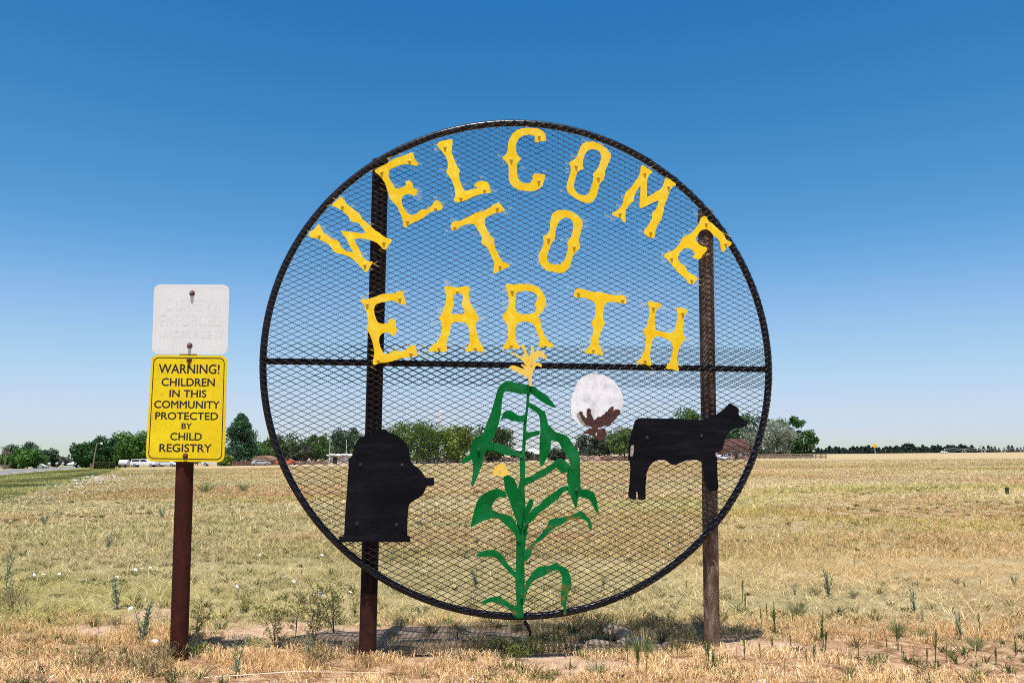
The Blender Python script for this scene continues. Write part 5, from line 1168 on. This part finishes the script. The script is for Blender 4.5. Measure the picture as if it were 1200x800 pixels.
# tall olive weeds, left
for a in [(229,748,62,'bush','leafy olive weed rising right behind the rust brown sign post',None,0),
          (322,757,72,'bush','first tall olive weed right of the sign shadow with thin dark stem',None,1),
          (346,752,66,'bush','tall olive weed midway between the sign post and the black ring post',None,1),
          (368,756,80,'bush','tallest olive weed left of the black ring post with two white flowers',None,2),
          (391,742,84,'bush','slim tall olive weed closest to the left ring post',None,0),
          (284,716,34,'bush','small leafy weed right of the sign post in the dry grass',None,1),
          (278,702,20,'bush','low sprig above the small leafy weed right of the sign post',None,2),
          (184,722,30,'bush','yellow green bushy weed just left of the rust brown post',None,0),
          (205,716,30,'bush','yellow green weed partly behind the rust brown post',None,0),
          (416,720,40,'bush','thin olive weed touching the ring left of its black post',None,1),
          (346,690,16,'bush','tiny low sprig of leaves far left of the ring post',None,1),
          (166,752,50,'thistle','spiky grey green thistle on the pale bare soil left',None,1),
          (137,712,38,'thistle','grey thistle with dry heads above the bare soil',None,0),
          (116,738,22,'bush','dark green low weed between two pale soil patches',None,0),
          (88,750,16,'bush','small dark weed tuft left of the bare soil patch',None,0),
          (113,754,20,'bush','small dark forked weed below the bare soil patch',None,0),
          (135,733,18,'dead','brown dry weed between the two pale soil patches',None,0),
          (298,760,20,'lush','small dark leafy clump right of the shadow of the sign',None,0),
          (231,768,24,'lush','small bright weed at the foot of the rust brown post',None,0),
          (106,784,42,'dead','brown green dead weed bush at lower left',None,0),
          (150,785,40,'dead','second brown dry bush left of the sign post foot',None,0),
          (179,792,48,'dead','brown dry bush with one white flower at the post foot',None,1),
          (196,775,42,'dead','dry grassy clump leaning on the rust brown post',None,0),
          (276,792,48,'thistle','pale grey green weed in the straw right of the sign post',None,0),
          (376,784,44,'dead','rusty brown weed clump left of the black post foot',None,0),
          (362,770,30,'thistle','grey green sprig before the black post foot',None,0),
          (430,782,20,'dead','dry clump against the foot of the black post',None,0),
          (9,700,34,'thistle','grey green weed at the left edge of the picture',None,0),
          (14,716,40,'dead','dark dry weed at the lower left edge',None,0),
          (36,755,16,'dead','low dry tuft near the lower left edge',None,0)]:
    weed(*a[:5], group=a[5], nf=a[6])
for px, py, hp, lb, wd in ((42,764,16,'long flat dark green mat of leaves at lower left',1.5),(207,792,15,'flat blue green mat at the foot of the rust brown post',1.3),
                        (52,680,12,'flat leafy patch with white flowers at far left',1.6),(118,684,16,'flat leafy patch with three white flowers left of the post',1.7),(166,674,14,'leafy patch with white flowers nearer the rust brown post',1.4)):
    weed(px, py, hp, 'mat', lb, None, 3 if py < 700 else 0, wd)
for px, py, hp, lb in ((590,762,26,'bright green leafy clump left of the corn foot'),(606,770,24,'bright green clump just below the corn foot'),(619,765,30,'bright green clump below the ring, right of the corn foot'),
                       (636,752,24,'bright green clump near the dark stub under the ring'),(656,755,22,'bright green clump right of the dark stub under the ring'),(574,756,20,'leftmost bright green clump under the ring')):
    weed(px, py, hp, 'lush', lb, wide=.8)
for px, py, hp, lb in ((458,752,22,'dark weed in the ring shadow right of the black post'),(536,748,26,'dark dry tuft in the shadow under the ring'),(560,764,30,'brown dry tuft at the edge of the ring shadow'),
                       (500,752,18,'low dry tuft in the middle of the ring shadow'),(778,748,26,'dark tuft in the ring shadow left of the right post'),(800,752,30,'bushy dark tuft touching the right post on its left'),
                       (868,745,22,'dark tuft in the shadow right of the right post'),(470,738,20,'dry weed behind the shadow right of the black post'),(683,740,34,'dry stalky weed under the ring left of the mound'),(704,742,38,'dry stalky weed right beside the mound'),
                       (745,738,26,'dry tuft behind the mound'),(765,735,28,'dry tuft between mound and right post')):
    weed(px, py, hp, 'dead', lb)
for px, py, hp, lb in ((752,768,36,'bright spiky grass tuft right of the mound'),(1145,760,24,'green grass tuft near the right edge'),(1053,744,26,'soft green grass tuft in the right field'),(935,722,26,'faint green grass tuft right of the right post'),
                       (700,790,26,'green grass tuft at the bottom below the mound'),(1000,700,14,'small grass tuft in mid right field'),(285,575,16,'blue green grass tuft right of the warning sign far back'),(240,577,20,'wide blue green grass tuft behind the rust brown post')):
    weed(px, py, hp, 'tussock', lb)
for px, py, hp, lb in ((971,700,34,'tall grey green thistle pair standing alone in the right field'),(932,698,14,'small grey thistle left of the tall thistle pair'),(1072,716,30,'grey green thistle in the middle of the right field'),(1082,727,18,'small thistle just below the mid field thistle'),
                       (1126,747,34,'blue green thistle near the right edge'),(1189,686,16,'small thistle close to the right edge, farther back'),(1131,690,11,'tiny dark thistle in the right field'),(1002,661,11,'distant small thistle in the right field'),
                       (127,643,24,'grey green thistle standing alone in the left field'),(52,615,20,'distant bluish thistle patch in the left field'),(190,608,18,'distant bluish thistle left of the rust brown post'),(575,640,14,'small thistle seen through the lower mesh'),(707,690,20,'grey green thistle seen through the mesh right of the corn'),(558,690,30,'thin thistle seen through the mesh left of the corn'),(8,680,34,'bright thistle at the left edge')):
    weed(px, py, hp, 'thistle', lb)
SP = [(804,693,14),(870,702,24),(873,722,24),(893,737,24),(898,727,18),(904,732,16),(909,742,32),(929,735,14),(966,762,32),(964,742,24),(928,768,22),(945,785,20),(955,776,18),(984,784,16),(1006,778,20),
      (1020,757,14),(1040,770,18),(1053,762,26),(1058,774,14),(1071,774,12),(1087,776,14),(1096,776,34),(1109,774,18),(1100,789,14),(736,778,32),(747,784,30),(757,792,40),(829,778,26),(836,782,22),(852,782,16),(872,778,26),(892,778,22),
      (787,778,34),(793,772,24),(1130,770,14),(1150,690,12),(1168,775,18),(1075,790,16),(920,790,14),(1148,738,20),(668,788,18),(604,788,14),(1028,680,10),(905,765,16),(1190,765,18)]
for px, py, hp in SP:
    weed(px, py, hp, 'sprout', 'small dark green upright sprout in the straw and grass right of the corn', 'dark green sprouts on the right', wide=.8, name='weed_sprout', cat='sprout')
for px, py in ((38,679),(70,674),(68,697),(152,711),(92,716),(289,673),(276,680),(25,668),(305,655),(70,656),(38,730),(375,655),(60,800),(330,680)):
    weed(px, py, 9, 'mat', 'low sprig with a single white flower in the left grass', 'single white flowers in the left grass', 1, 1.0, name='flower_sprig', cat='flower')

# soil mound with hollow side, white stones, dark stub under ring
def lump(px, py, wpx, hpx, label, mat, name, cat, seed, sq=.7):
    p = ghit(px, py); D = p.y; p.z = gz(p.x, p.y); w_ = hm(wpx, D)/2; h_ = hm(hpx, D)
    bm = bmesh.new(); bmesh.ops.create_icosphere(bm, subdivisions=3, radius=1); rr = np.random.default_rng(seed); ph = rr.uniform(0, 6, 6)
    for v in bm.verts:
        c_ = v.co; k = 1+.16*math.sin(3*c_.x+ph[0])*math.cos(4*c_.y+ph[1])+.09*math.sin(9*c_.z+ph[2]+5*c_.x)+.05*math.sin(17*c_.x+ph[3])*math.cos(15*c_.y)
        v.co = Vector((c_.x*w_*k, c_.y*w_*sq*k, c_.z*h_*k))
    me_ = bpy.data.meshes.new(name); bm.to_mesh(me_); bm.free(); me_.materials.append(mat)
    o = bpy.data.objects.new(name, me_); COL.objects.link(o); o.location = p; o['label'] = label; o['category'] = cat; return o
M_clod = simple('sandy_clod', (.40,.28,.18), (.58,.44,.31), 25); M_wst = simple('white_stone_bit', (.66,.63,.58), (.78,.76,.72), 20)
lump(722, 742, 38, 13, 'sandy cracked earth mound below the right part of the ring', M_clod, 'earth_mound', 'mound', 1, .55)
lump(742, 750, 34, 5, 'low pale soil lump right before the cracked mound', M_clod, 'soil_lump', 'soil', 2)
lump(700, 752, 30, 4, 'low flat soil lump left before the cracked mound', M_clod, 'soil_lump', 'soil', 8)
lump(894, 799, 13, 5, 'flat white stone at the bottom right of the right post', M_wst, 'white_stone', 'stone', 3)
lump(527, 770, 6, 2, 'pale stone in the straw below the ring left of centre', M_wst, 'white_stone', 'stone', 4)
lump(552, 797, 7, 2, 'white stone near the bottom edge left of the corn', M_wst, 'white_stone', 'stone', 5)
lump(781, 767, 5, 3, 'tiny white stone right of the spiky grass tuft', M_wst, 'white_stone', 'stone', 6)
lump(625, 783, 8, 3, 'pale small stone below the bright clumps', M_wst, 'white_stone', 'stone', 7)
a = PL(616, 727); mb = MB(); mb.tube([(a[0]-.01, yc, a[1]),(a[0]+.012, yc-.005, a[1]-.03),(a[0]+.03, yc+.01, a[1]-.07),(a[0]+.026, yc+.02, a[1]-.09)], [.010,.012,.009,.006], 8); mb.obj('bottom_stub', M_bar, welcome)
# a few long lying stalks
for px, py, L_, rz, lb in ((342,795,.9,.12,'long pale dry stalk lying in the straw at the bottom left'),(800,755,.25,.2,'short pale twig lying by the foot of the right post')):
    p = ghit(px, py); p.z = gz(p.x, p.y)+.02; o = MB(); o.tube([(-L_/2,0,0),(0,.02,.012),(L_/2,0,0)], [.003,.0035,.002], 5); q = o.obj('dry_stalk', P('stalk', (.62,.52,.38), .7)); q.location = p; q.rotation_euler = (0,0,rz); q['label'] = lb; q['category'] = 'stalk'
